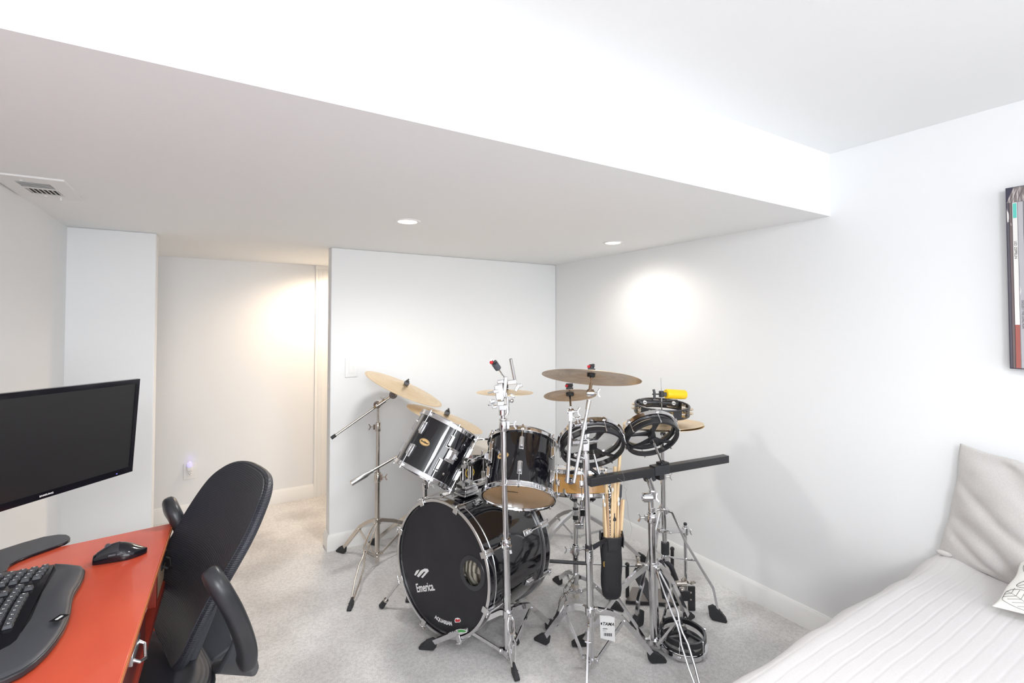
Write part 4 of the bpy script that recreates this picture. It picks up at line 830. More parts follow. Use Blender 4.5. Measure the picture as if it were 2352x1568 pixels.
g = G(); g.bar([on(1512, 1217), on(1535, 1219), on(1558, 1217)], .026, .020, V((0, 0, 1)).cross(RX)); g.tube(on(1538, 1220)-RZ*.02, on(1538, 1220), .006); build(g, 'side_bracket', 'chrome', t, bevel=.006, bseg=3)
e_ = on(1574, 1218); g = G(); g.tube(e_-V((0, 0, .018)), e_+V((0, 0, .018)), .017, n=20); g.tube(e_+V((0, 0, .018)), e_+V((0, 0, .028)), .009); g.bar([on(1556, 1217), e_], .024, .020, V((0, 0, 1)).cross(RX)); wing(g, e_+V((.012, 0, -.002)), V((1, -.2, -.35)), V((0, 0, 1))); build(g, 'clamp_jaw', 'chrome', t, bevel=.002)
g = G(); g.lathe([(.0001, 0), (.008, 0), (.009, .008), (.006, .012), (.0001, .012)], e_+V((0, 0, .027)), (0, 0, 1), 14); build(g, 'rubber_cap', 'rubber', t)
g = G(); g.tube(e_-V((0, 0, .01)), on(1576, 1375), .0085, n=16); build(g, 'side_rod', 'chrome', t)
# hi-hat cymbals
hc = on(1522, 971); cymbal('pale hi-hat cymbal under the tambourine, half hidden behind the smaller rototom', V(hc)+V((0, 0, .004)), (0.0, .06, 1), .192, 'cym')
cymbal('lower hi-hat cymbal pressed under the pale top one', V(hc)-V((0, 0, .018)), (0.0, -.06, -1), .19, 'cym')
# tambourine
tcn = on(1520, 938); ta = V((-.03, -.10, 1)).normalized(); tu = RX-ta*RX.dot(ta); tu.normalize(); tv_ = ta.cross(tu); TR = .128
t = thing('tambourine', 'black crescent tambourine with metal jingles on the hi-hat rod', 'tambourine', tcn)
def rimpt(th, rr=TR, z=0): return tcn+tu*rr*math.cos(th)+tv_*rr*.92*math.sin(th)+ta*z
for z in (.020, -.020):
    g = G(); g.bar([rimpt(2*PI*i/64, TR, z) for i in range(65)], .012, .006, ta); g2 = G()
    pts = [rimpt(2*PI*i/64, TR, z) for i in range(64)]; g = G(); g.path(pts, .0052, 8, closed=True); build(g, 'rim', 'plastic', t)
for k in range(10):
    th = R_(-90+18)+k*2*PI/10
    g = G(); g.bar([rimpt(th+q, TR, 0) for q in (-.17, -.06, .06, .17)], .044, .006, ta); build(g, 'rim_post', 'plastic', t)
for k in range(10):
    th = R_(-90)+k*2*PI/10
    if abs(((th-PI/2+PI) % (2*PI))-PI) < .5: continue
    for z in (.010, -.010):
        for dz in (.0022, -.0022):
            g = G(); g.lathe([(.0001, .002), (.006, .002), (.009, 0), (.0195, .001), (.0195, .0005), (.0001, .0015)], rimpt(th, TR, z+dz), ta*(1 if dz > 0 else -1), 20); build(g, 'jingle', 'clear', t)
# crescent handle on the near-top side
g = G(); hp_ = []
for i in range(25):
    x_ = (i/24-.5)*2; e_ = abs(x_); hp_.append((tcn+tu*x_*.104+tv_*(.080-.030*math.cos(x_*PI/2)-.02*e_**4)+ta*(.014+.004*math.cos(x_*PI)), (.0165-.0045*math.cos(x_*PI))*(1 if e_ < .97 else .6)))
g.path([q for q, _ in hp_], [r for _, r in hp_], 14); build(g, 'handle', 'plastic', t, ang=70)
g = G(); g.bar([tcn+tu*-.034+tv_*.052+ta*.012, tcn+tu*.036+tv_*.052+ta*.012], .026, .014, tv_); g.tube(tcn+tv_*.02+ta*.012, tcn+tv_*.06+ta*.012, .006)
build(g, 'mount_plate', 'rubber', t, bevel=.003)
for x_ in (-.033, .035):
    g = G(); q = tcn+tu*x_+tv_*.05; g.tube(q-ta*.006, q+ta*.034, .0035); build(g, 'mount_screw', 'rubber', t)
for sx_, in ((-1,), (1,)):
    q = tcn+tu*.072*sx_+tv_*.0608+ta*.016-RZ*.0212; n_ = -RZ
    g = G(); g.tube(q, q-n_*.020, .0092, n=24); o = build(g, 'round_logo', 'white', t)
    g = G(); 
    for s_ in (-1, 1):
        g.tube(q+n_*.0003+RX*s_*.0022-V((0, 0, .004)), q+n_*.0003+RX*s_*.0022+V((0, 0, .004)), .0006, n=6); g.path([q+n_*.0004+RX*(s_*.0045+.0022*math.cos(a_))+V((0, 0, -.0008+.003*math.sin(a_))) for a_ in [2*PI*i/12 for i in range(12)]], .0006, 5, closed=True)
    g.bar([q+n_*.0004-RX*.006, q+n_*.0004+RX*.006], .0012, .0006, V((0, 0, 1))); build(g, 'logo_lines', 'ink', o)
# clamp and jam block
c_ = on(1519, 905); t = thing('jam_block', 'bright yellow plastic jam block clamped to the hi-hat rod above the tambourine', 'percussion block', c_)
q0 = PY(1529, 904, yb-.01); q1 = PY(1572, 906, yb-.03); d = (q1-q0).normalized()
g = G(); g.lathe([(.006, 0), (.021, .001), (.0235, .006), (.0235, (q1-q0).length-.004), (.0225, (q1-q0).length), (.0195, (q1-q0).length), (.019, .02), (.006, .015)], q0, d, 32, close=True); build(g, 'block', 'yellow', t)
g = G(); g.tube(c_-V((0, 0, .014)), c_+V((0, 0, .016)), .012, n=20); g.box(c_+RX*.012, (.026, .016, .018), (RX, V((0, 0, 1)).cross(RX), V((0, 0, 1)))); build(g, 'clamp', 'plastic', t, bevel=.002)
g = G(); g.tube(c_-RX*.01, c_-RX*.045, .0035); w_ = c_-RX*.034; g.bar([w_+V((0, 0, .024))-RX*.004, w_+V((0, 0, .006)), w_-V((0, 0, .006)), w_-V((0, 0, .026))], .012, .008, RX); build(g, 'wing_bolt', 'plastic', t, bevel=.002)

# ------------------------------------------------------------------ double bass pedal
pb = PZ(1500, 1392, 0); t = thing('slave_pedal', 'black kick pedal with chain drive standing on its own plate at the right', 'pedal', pb)
A_ = PZ(1437, 1385, .006); B_ = PZ(1556, 1392, .006); D_ = PZ(1562, 1360, .006); E_ = PZ(1452, 1352, .006)
g = G(); g.prism([A_, B_, D_, E_], V((0, 0, .012))); build(g, 'base_plate', 'steelp', t, bevel=.002)
g = G(); g.box((A_+B_)/2+V((0, 0, .006)), ((B_-A_).length, .006, .014), ((B_-A_).normalized(), (B_-A_).normalized().cross(V((0, 0, 1))), V((0, 0, 1)))); build(g, 'plate_edge', 'blackm', t)
yp = A_.y+.03; z1_ = PY(1442, 1296, yp).z
for x in (1441, 1545):
    q = PY(x, 1380, yp); g = G(); g.tube(V((q.x, q.y, .01)), V((q.x, q.y, z1_)), .0095, n=14); g.ball(V((q.x, q.y, z1_)), .012, 10); build(g, 'upright', 'blackm', t)
a_ = PY(1428, 1299, yp); b_ = PY(1546, 1297, yp); g = G(); g.tube(a_, b_, .0055); build(g, 'axle', 'chrome', t)
q = PY(1466, 1296, yp); g = G(); g.tube(q-RX*.009, q+RX*.009, .019, n=24); g.box(q+V((0, 0, .02)), (.018, .012, .032)); build(g, 'cam', 'nickel', t, bevel=.001)
g = G(); 
for k in range(7): g.box(q-RZ*.019-V((0, 0, .006+k*.010)), (.012, .004, .007), (RX, V((0, 0, 1)).cross(RX), V((0, 0, 1))))
build(g, 'chain', 'blackm', t)
bt = PZ(1500, 1385, .016); tp = PY(1466, 1318, yp-.01); sdv = RX.normalized()
g = G(); dn = (bt-tp).normalized(); dir_ = V((tp.x-bt.x, tp.y-bt.y, tp.z-bt.z)); g.prism([bt+sdv*-.018, bt+sdv*.018, bt.lerp(tp, .5)+sdv*.028, tp+sdv*.032, tp+dir_.normalized()*.03, tp-sdv*.032, bt.lerp(tp, .5)-sdv*.028], V((0, 0, .006))); build(g, 'footboard', 'plastic', t, bevel=.002)
t = thing('hi_hat_pedal', 'black hi-hat pedal frame under the hi-hat stand, with a long curved strap', 'pedal', PZ(1600, 1372, 0))
q0, q1, q2 = PZ(1598, 1374, 0), PZ(1555, 1376, 0), PZ(1592, 1340, 0)
g = G(); fx_ = PY(1592, 1378, 1.60); zt_ = PY(1592, 1318, 1.60).z; g.box(V((PY(1588, 1350, 1.60).x, 1.60, .06)), (.034, .012, .115), (RX, V((0, 0, 1)).cross(RX), V((0, 0, 1)))); g.box(PY(1565, 1368, 1.59)*1.0, (.075, .012, .045), (RX, V((0, 0, 1)).cross(RX), V((0, 0, 1)))); build(g, 'side_plate', 'blackm', t, bevel=.001)
g = G(); g.path([on(1526, 1286), PY(1541, 1300, yb-.02), PY(1553, 1330, yb-.03), PY(1557, 1360, yb-.04), PY(1553, 1372, yb-.05)], [.010, .013, .012, .011, .010], 8); g.path([on(1518, 1288), PY(1522, 1310, yb-.03), PY(1528, 1350, yb-.04), PY(1530, 1375, yb-.06)], [.012, .020, .022, .018], 10); build(g, 'curved_strap', 'plastic', t)
g = G(); q = PY(1562, 1340, 1.60); g.tube(q-RX*.02, q+RX*.03, .014, n=20); g.path([q+V((0, -.01, .02)), q+V((0.02, -.01, .028)), q+V((.034, -.01, .006)), q+V((.02, -.01, -.02))], .006, 8); g.ball(PY(1566, 1354, 1.58), .009, 10); g.tube(PY(1580, 1337, 1.58), PY(1597, 1337, 1.57), .006); g.box(PY(1590, 1337, 1.57), (.02, .008, .018)); build(g, 'linkage', 'nickel', t, bevel=.001)
for x, y in ((1586, 1360), (1586, 1376)):
    g = G(); q = PY(x, y, 1.588); g.tube(q, q+V((0, -.004, 0)), .004, n=12); build(g, 'bolt', 'nickel', t)
g = G(); q = PZ(1560, 1385, .05); g.box(q, (.05, .02, .014), (RX, V((0, 0, 1)).cross(RX), V((0, 0, 1)))); g.box(q-RX*.05-V((0, 0, .01)), (.05, .03, .01)); build(g, 'toe_clamp', 'blackm', t, bevel=.002)
g = G(); q2 = q+RX*.008; g.tube(q2-V((0, 0, .035)), q2+V((0, 0, .03)), .004); g.tube(q2+V((0, 0, .024)), q2+V((0, 0, .034)), .010, n=16); g.tube(q2+V((0, 0, .006)), q2+V((0, 0, .010)), .009, n=16); build(g, 'adjusting_screw', 'chrome', t)
a_ = PY(1262, 1288, 2.02); b_ = PY(1372, 1295, yp+.03); g = G(); m1 = a_.lerp(b_, .80); g.tube(a_, m1, .0085, n=6); o = build(g, 'drive_shaft', 'blackm', origin=a_); tag(o, 'long black and chrome drive shaft running low behind the stands to the pedal', 'rod')
g = G(); g.tube(m1, PY(1432, 1298, yp), .0058, n=14); build(g, 'inner_shaft', 'chrome', o)
# thin wire dangling from the bar
g = G(); wy = 1.50; g.path([PY(x, y, wy) for x, y in ((1428, 1082), (1434, 1096), (1433, 1118), (1440, 1125), (1436, 1130), (1442, 1160), (1443, 1185), (1449, 1205), (1452, 1215), (1446, 1238), (1441, 1250))], .0006, 5)
g.path([PY(x, y, wy) for x, y in ((1420, 1103), (1418, 1098), (1426, 1103), (1436, 1108), (1444, 1114), (1441, 1124), (1431, 1118), (1437, 1112), (1444, 1121))], .0005, 5); tag(build(g, 'thin_wire', 'chrome2'), 'thin kinked wire dangling from the black bar beside the stick bag', 'wire')
# ------------------------------------------------------------------ desk
DZ = .75
c0 = PZ(397.5, 1200, DZ); e_n = PZ(275, 1568, DZ)-c0; e_n.z = 0; e_n.normalize(); nr = V((-e_n.y, e_n.x, 0)); ez = V((0, 0, 1))
t = thing('desk', 'cherry-red wooden desk along the left wall, worn orange along its front edge', 'desk', V((-.38, 1.2, 0)))
DL = 1.45
c1 = PZ(160, 1250, DZ); c1 = c0+(c1-c0)*((LX+.005-c0.x)/(c1.x-c0.x))
def dp(s_, d_, z_): return V((c0.x, c0.y, z_))+e_n*s_+nr*d_
def dbox(g, s0, s1, d0, d1, z0_, z1_): g.box(dp((s0+s1)/2, (d0+d1)/2, (z0_+z1_)/2), (d1-d0, s1-s0, z1_-z0_), (nr, e_n, ez))
en = dp(DL, 0, DZ); g = G(); g.prism([c0, c1, V((LX+.005, en.y, DZ)), en], V((0, 0, -.020))); build(g, 'desktop', 'desk', t, bevel=.0025)
g = G(); dbox(g, .004, DL, -.0004, .0008, DZ-.010, DZ-.0015); build(g, 'worn_edge', 'deske', t)
zl = PP(360, 1433, c0, nr).z; sA = (PP(371, 1292, c0, nr)-c0).dot(e_n); sH = (PP(322, 1470, c0, nr)-c0).dot(e_n)
g = G(); dbox(g, .0, DL, -.030, -.004, zl, zl+.018); build(g, 'bottom_rail', 'deskr', t, bevel=.002)
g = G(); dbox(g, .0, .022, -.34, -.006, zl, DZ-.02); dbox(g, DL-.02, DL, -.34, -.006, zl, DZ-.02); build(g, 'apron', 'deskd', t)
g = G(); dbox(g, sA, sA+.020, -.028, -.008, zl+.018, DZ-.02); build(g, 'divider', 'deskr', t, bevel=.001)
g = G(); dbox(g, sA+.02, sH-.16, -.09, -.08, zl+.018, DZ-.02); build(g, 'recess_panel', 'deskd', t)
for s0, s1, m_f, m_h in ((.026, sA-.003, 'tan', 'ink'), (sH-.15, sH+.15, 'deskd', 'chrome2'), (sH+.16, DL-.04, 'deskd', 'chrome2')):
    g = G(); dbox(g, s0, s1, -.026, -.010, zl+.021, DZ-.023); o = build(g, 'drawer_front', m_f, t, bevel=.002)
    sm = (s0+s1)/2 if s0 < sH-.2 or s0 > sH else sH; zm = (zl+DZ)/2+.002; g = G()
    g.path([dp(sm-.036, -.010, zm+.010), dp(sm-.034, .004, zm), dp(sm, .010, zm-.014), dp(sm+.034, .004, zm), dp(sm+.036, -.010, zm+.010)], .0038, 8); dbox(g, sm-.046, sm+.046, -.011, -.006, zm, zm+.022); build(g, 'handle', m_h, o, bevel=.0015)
for s_, d_ in ((.025, -.03), (.06, -.42), (DL-.03, -.03), (DL-.03, -.42)):
    g = G(); g.bar([dp(s_, d_, zl+.01), dp(s_, d_, 0)], .042, .042, nr); build(g, 'leg', 'desk', t, bevel=.003)

# ------------------------------------------------------------------ monitor
mc = V((-.422, 1.946, 1.05)); ya, ti = -.711, -.066
n_ = V((math.cos(ti)*math.cos(ya), math.cos(ti)*math.sin(ya), math.sin(ti))); r_ = V((-math.sin(ya), math.cos(ya), 0)); u_ = n_.cross(r_); ro = -.010
r_, u_ = r_*math.cos(ro)+u_*math.sin(ro), -r_*math.sin(ro)+u_*math.cos(ro)
W2, H2 = .545/2, .325/2
t = thing('monitor', 'wide black flat-screen monitor, switched off, on the desk', 'monitor', V((-.50, 1.95, DZ)))
def mb_(x0, x1, y0, y1, z0, z1): g.box(mc+r_*(x0+x1)/2+u_*(y0+y1)/2+n_*(z0+z1)/2, (x1-x0, y1-y0, z1-z0), (r_, u_, n_))
g = G(); mb_(-W2, W2, H2-.016, H2, -.014, 0); mb_(-W2, W2, -H2, -H2+.020, -.014, 0); mb_(-W2, -W2+.014, -H2+.020, H2-.016, -.014, 0); mb_(W2-.014, W2, -H2+.020, H2-.016, -.014, 0); build(g, 'bezel', 'bezel', t)
g = G(); mb_(-W2+.014, W2-.014, -H2+.020, H2-.016, -.006, -.002); build(g, 'screen', 'scr', t)
g = G(); mb_(-W2+.002, W2-.002, -H2+.002, H2-.002, -.028, -.012); mb_(-.16, .16, -.10, .10, -.055, -.028); build(g, 'back_shell', 'plastic', t, bevel=.006)
text('SAMSUNG', .0068, planefn(mc-u_*(H2-.0095), r_, u_, .0003), 'logo_word', 'white', t, depth=.0002, sx=1.2, bold=.0002)
g = G(); q = mc+r_*(W2-.058)-u_*(H2-.008); g.box(q+n_*.0004, (.004, .0012, .0008), (r_, u_, n_)); build(g, 'power_light', 'led', t)
g = G(); q = PZ(-60, 1290, DZ+.012); g.bar([q, q+V((0, 0, .18)), mc-n_*.05-r_*.06-u_*.02], .05, .02, r_); build(g, 'neck', 'plasg', t, bevel=.004)
out = [(-70, 1288), (0, 1262), (50, 1246), (100, 1232), (135, 1226.5), (152, 1227), (160, 1231), (159, 1237), (148, 1244), (115, 1256), (75, 1270), (42, 1283), (24, 1293), (18, 1301), (16, 1308), (-40, 1330), (-90, 1320)]
g = G(); pl = [PZ(x, y, DZ+.011) for x, y in out]; cc = sum(pl, V((0, 0, 0)))/len(pl)
g.prism(pl, V((0, 0, -.004))); g2 = G(); g2.prism([p_+(p_-cc)*.02+V((0, 0, -.004)) for p_ in pl], V((0, 0, -.006))); build(g, 'base_top', 'plasg', t, bevel=.0012); build(g2, 'base_foot', 'bezel', t, bevel=.001)

# ------------------------------------------------------------------ keyboard
kz = DZ+.018
edge = [(126, 1297), (165, 1297), (190, 1300), (196, 1306), (193, 1320), (184, 1338), (172, 1356), (166, 1374), (164, 1394), (158, 1416), (147, 1440), (130, 1466), (108, 1492), (82, 1516), (50, 1538), (10, 1556), (-40, 1572)]
pe = [PZ(x, y, kz) for x, y in edge]
kin = V((-.545, pe[0].y+.02, kz)); t = thing('keyboard', 'black curved ergonomic keyboard with white key legends on the red desk', 'keyboard', V((-.40, 1.45, DZ)))
body = pe+[V((-.40, 1.02, kz)), V((-.56, 1.08, kz)), V((-.545, 1.45, kz)), kin+V((0, .03, 0))]
g = G(); g.prism([p_+V((0, 0, -.002)) for p_ in body], V((0, 0, -.013))); build(g, 'base', 'plastic', t, bevel=.003)
ed2 = [(126, 1299), (128, 1310), (112, 1336), (96, 1362), (84, 1392), (72, 1420), (50, 1450), (20, 1476), (-30, 1502)]
pi2 = [PZ(x, y, kz+.003) for x, y in ed2]
def palm(i, j):
    k = i*(len(pe)-1); a_ = min(int(k), len(pe)-2); o_ = pe[a_].lerp(pe[a_+1], k-a_); k = i*(len(pi2)-1); a_ = min(int(k), len(pi2)-2); q_ = pi2[a_].lerp(pi2[a_+1], k-a_)
    q = q_.lerp(o_, j); h = math.sin(PI*min(1, j*1.0))*.010*(.4+.6*math.sin(PI*min(1, i*1.2+.1))**2); q.z += h-(.008 if j > .97 else 0)*1.0; return q
g = G(); g.grid(palm, 48, 14); build(g, 'palm_rest', M['plasg'], t, ang=80)
S = PZ(104, 1303, kz+.004); ud = (PZ(58, 1432, kz)-PZ(119, 1310, kz)); ud.z = 0; ud.normalize(); vd = V((ud.y, -ud.x, 0)); vd = vd if vd.x < 0 else -vd
g = G(); g.prism([S-ud*.010-vd*.016, S+ud*.42-vd*.016, S+ud*.42+vd*.14, S-ud*.010+vd*.14], V((0, 0, -.004))); build(g, 'key_tray', 'bezel', t)
ks = G(); lg_ = G(); random.seed(3)
for i in range(20):
    for j in range(6):
        if (i in (4,) ) or (i == 5 and 0): continue
        if 5 <= i <= 7 and j in (2, 0) and i != 6: continue
        q = S+ud*(.004+i*.0195)+vd*(j*.0205+.012*math.sin(i*.15)); wk = .0168
        key = [q+ud*a_*wk/2+vd*b_*wk/2 for a_, b_ in ((-1, -1), (1, -1), (1, 1), (-1, 1))]; topk = [q+ud*a_*wk*.38+vd*b_*wk*.38+V((0, 0, .008)) for a_, b_ in ((-1, -1), (1, -1), (1, 1), (-1, 1))]
        g = G(); g.add(key+topk, [[3, 2, 1, 0], [4, 5, 6, 7]]+[[a_, (a_+1) % 4, 4+(a_+1) % 4, 4+a_] for a_ in range(4)]); 
        if i < 16: o = build(g, 'key', 'plasg', t, bevel=.0012)
        if i < 16 and j < 5 or i < 6:
            z_ = V((0, 0, .0083)); lg_.box(q+z_-ud*.002+vd*.001, (.0042, .0012, .0004), (ud, vd, V((0, 0, 1)))); lg_.box(q+z_-ud*.001-vd*.001, (.0012, .0036, .0004), (ud, vd, V((0, 0, 1))))
build(lg_, 'key_legends', 'white', t)
q = PZ(136, 1419, kz+.012); g = G(); g.box(q, (.020, .026, .0012), (RX, RX.cross(V((0, 0, -1))), V((0, 0, 1)))); o = build(g, 'logo_plate', 'bezel', t, bevel=.0005)
g = G(); g.box(q+V((0, 0, .001)), (.005, .014, .0006), (RX, RX.cross(V((0, 0, -1))), V((0, 0, 1)))); build(g, 'logo_mark', 'white', o)

# ------------------------------------------------------------------ mouse
m0, m1 = PZ(214, 1290, DZ+.004), PZ(338, 1258, DZ+.012); md = (m1-m0); md.z = 0; ML = md.length; md.normalize(); ms = V((0, 0, 1)).cross(md)
t = thing('mouse', 'black contoured computer mouse on the red desk', 'computer mouse', V(((m0.x+m1.x)/2, (m0.y+m1.y)/2, DZ)))
def mf(i, j):
    x = i; wv_ = .030*math.sin(PI*min(1, .10+x*.892))**.5*(1-.10*math.sin(PI*x*2)); ht = .012+.030*math.sin(PI*min(1, x*.86+.12))**1.4; th = PI*j
    y_ = math.cos(th); z_ = max(0, math.sin(th)); zz = DZ+.001+ht*z_**.8; return V((m0.x, m0.y, 0))+md*(x*ML)+ms*y_*wv_*(1 if z_ > .02 else .94)+V((0, 0, zz))
g = G(); g.grid(mf, 28, 20); g.add([mf(0, j/20) for j in range(21)], [list(range(21))]); g.add([mf(1, j/20) for j in range(21)], [list(range(21))]); build(g, 'shell', 'bezel', t, ang=80)
def mg(i, j): p_ = mf(.06+.42*i, .18+.64*j); p_.z += .0012; return p_
g = G(); g.grid(mg, 12, 12); build(g, 'button_cover', 'plastic', t, ang=80)
for k in (.36, .52):
    g = G(); p_ = mf(k, .13 if ms.dot(-RZ) > 0 else .87); g.tube(p_-md*.008, p_+md*.008, .003, n=10); build(g, 'side_button', 'plasg', t)
g = G(); p_ = mf(.26, .5); g.tube(p_-ms*.0035, p_+ms*.0035, .007, n=20); build(g, 'scroll_wheel', 'plasg', t)

# ------------------------------------------------------------------ office chair
yw, rc = -2.89, .437; fd = V((math.cos(yw), math.sin(yw), 0)); ls = V((-fd.y, fd.x, 0)); bu_ = V((-fd.x*math.sin(rc), -fd.y*math.sin(rc), math.cos(rc))); bn = fd*math.cos(rc)+V((0, 0, 1))*math.sin(rc)
BC = V((-.008, 1.69, .725)); BW, BH = .240, .252
base = V((BC.x, BC.y, 0))+fd*.22; t = thing('office_chair', 'black mesh-backed office chair with raised armrests, pushed up to the desk', 'office chair', base)
def bk(a, b, off):                                       # a,b in -1..1
    n_e = 3.0; hw = (1-abs(b)**n_e)**(1/n_e) if abs(b) < 1 else 0; hw = max(hw, .02); taper = .97+.07*b
    return BC+ls*a*hw*BW*taper+bu_*b*BH+bn*(off+.035*(a*hw)**2+.008*math.cos(PI*(b+.35))-.02*(b > .6)*(b-.6)**2*4)
bs = [math.sin(PI/2*(-1+2*i/40)) for i in range(41)]; as_ = [math.sin(PI/2*(-1+2*i/24)) for i in range(25)]
g = G(); g.v = [bk(a, b, .012) for b in bs for a in as_]; n_ = 25; g.f = [[i*n_+j, i*n_+j+1, (i+1)*n_+j+1, (i+1)*n_+j] for i in range(40) for j in range(24)]; g.mi = [0]*len(g.f)
o2 = len(g.v); g.v += [bk(a, b, -.014) for b in bs for a in as_]; g.f += [[o2+k for k in f[::-1]] for f in g.f[:40*24]]
rimi = [0*n_+j for j in range(25)]+[i*n_+24 for i in range(1, 41)]+[40*n_+j for j in range(23, -1, -1)]+[i*n_ for i in range(39, 0, -1)]
g.f += [[rimi[k], rimi[(k+1) % len(rimi)], o2+rimi[(k+1) % len(rimi)], o2+rimi[k]] for k in range(len(rimi))]; g.mi = [0]*len(g.f)
back = build(g, 'backrest', 'mesh', t, ang=70)
g = G(); rp = []
for k in range(72):
    th = 2*PI*k/72; b = math.copysign(abs(math.sin(th))**(2/3), math.sin(th)); a = math.copysign(1, math.cos(th)); hw = (1-min(1, abs(b))**3)**(1/3) if abs(b) < 1 else .02; hx_ = math.copysign(abs(math.cos(th))**(2/3), math.cos(th))
    rp.append(BC+ls*hx_*BW*(.97+.07*b)+bu_*b*BH+bn*(-.004+.035*hx_**2+.008*math.cos(PI*(b+.35))-.02*(b > .6)*(b-.6)**2*4))
g.path(rp, .0125, 10, closed=True); build(g, 'back_frame', M['mesh'], back)
g = G(); g.bar([BC-bn*.03+bu_*.05, BC-bn*.055-bu_*.14, BC-bn*.06-bu_*.27, V((BC.x, BC.y, .42))-fd*-.06], [.05, .09, .10, .10], .022, ls); build(g, 'back_support', 'plasg', t, bevel=.006)
def armrest(pts, rs):
    g = G(); pts = [PZ(*p_) for p_ in pts]; P2_ = []; R2 = []
    N = 24
    for i in range(N+1):
        k = i/N*(len(pts)-1); a_ = min(int(k), len(pts)-2); f_ = k-a_
        p0, p1, p2, p3 = pts[max(a_-1, 0)], pts[a_], pts[a_+1], pts[min(a_+2, len(pts)-1)]
        P2_.append(.5*((2*p1)+(p2-p0)*f_+(2*p0-5*p1+4*p2-p3)*f_*f_+(-p0+3*p1-3*p2+p3)*f_**3)); R2.append(math.sqrt(max(.02, math.sin(PI*min(1, max(.0, .06+.9*i/N)))))**.5)
    vs = []; n = 16; 
    for i, p_ in enumerate(P2_):
        tg_ = (P2_[min(i+1, N)]-P2_[max(i-1, 0)]).normalized(); a_ = (ls-tg_*ls.dot(tg_)).normalized(); b_ = tg_.cross(a_); r_e = (1 if 0 < i < N else .55)*(1 if 1 < i < N-1 else .92)
        for k in range(n): th = 2*PI*k/n; vs.append(p_+a_*rs[0]*r_e*math.copysign(abs(math.cos(th))**.7, math.cos(th))+b_*rs[1]*r_e*math.copysign(abs(math.sin(th))**.7, math.sin(th)))
    g.add(vs, [[i*n+k, i*n+(k+1) % n, (i+1)*n+(k+1) % n, (i+1)*n+k] for i in range(N) for k in range(n)]+[list(range(n))[::-1], list(range(N*n, (N+1)*n))]); return g
build(armrest([(484, 1318, .80), (505, 1350, .775), (532, 1396, .71), (554, 1446, .63), (566, 1490, .565), (564, 1524, .52)], (.037, .022)), 'armrest', 'plastic', t, ang=60)
build(armrest([(388, 1158, .80), (400, 1180, .78), (416, 1212, .73), (430, 1248, .67), (440, 1290, .60), (444, 1320, .55)], (.037, .022)), 'armrest', 'plastic', t, ang=60)
for h0, lab in ((PZ(560, 1500, .55), 1), (PZ(440, 1282, .58), -1)):
    e_ = V((BC.x, BC.y, .43))-fd*.02-bn*.02+ls*.03*(1 if (h0-BC).dot(ls) > 0 else -1)
    g = G(); g.bar([h0+V((0, 0, .07)), h0+V((0, 0, .01))-RX*.006, h0.lerp(e_, .3)-V((0, 0, .035)), h0.lerp(e_, .65)-V((0, 0, .03)), e_-V((0, 0, .03))], [.03, .06, .10, .11, .09], .030, RX); build(g, 'arm_bracket', 'plasg', t, bevel=.010, bseg=3)
st = V((BC.x, BC.y, .44))+fd*.235-ls*.0
def sf(i, j):
    th = 2*PI*i; cxx = math.copysign(abs(math.cos(th))**.6, math.cos(th)); syy = math.copysign(abs(math.sin(th))**.6, math.sin(th)); ph_ = -PI/2+PI*j; r_e = math.cos(ph_)**.35 if math.cos(ph_) > 1e-4 else 0
    return st+ls*cxx*.235*r_e+fd*syy*.225*r_e+V((0, 0, .035*math.sin(ph_)))
g = G(); g.grid(sf, 48, 14); build(g, 'seat', 'mesh', t, ang=80)
g = G(); g.box(st-V((0, 0, .055)), (.20, .20, .04), (ls, fd, V((0, 0, 1)))); build(g, 'seat_mechanism', 'plasg', t, bevel=.008)
g = G(); g.tube(V((st.x, st.y, .10)), V((st.x, st.y, .24)), .027); g.tube(V((st.x, st.y, .2)), V((st.x, st.y, .37)), .015); build(g, 'gas_lift', 'plastic', t)
for k in range(5):
    a_ = .4+k*2*PI/5; d = V((math.cos(a_), math.sin(a_), 0)); c_ = V((st.x, st.y, 0))
    g = G(); g.bar([c_+V((0, 0, .11)), c_+d*.15+V((0, 0, .10)), c_+d*.27+V((0, 0, .075))], [.055, .045, .03], .03, d.cross(V((0, 0, 1)))); o = build(g, 'base_arm', 'plastic', t, bevel=.006)
    g = G(); w_ = c_+d*.27; sd = d.cross(V((0, 0, 1)))
    for s_ in (-1, 1): g.tube(w_+sd*s_*.008+V((0, 0, .027)), w_+sd*s_*.024+V((0, 0, .027)), .026, n=20)
    g.tube(w_+V((0, 0, .03)), w_+V((0, 0, .075)), .007); build(g, 'caster', 'rubber', o)

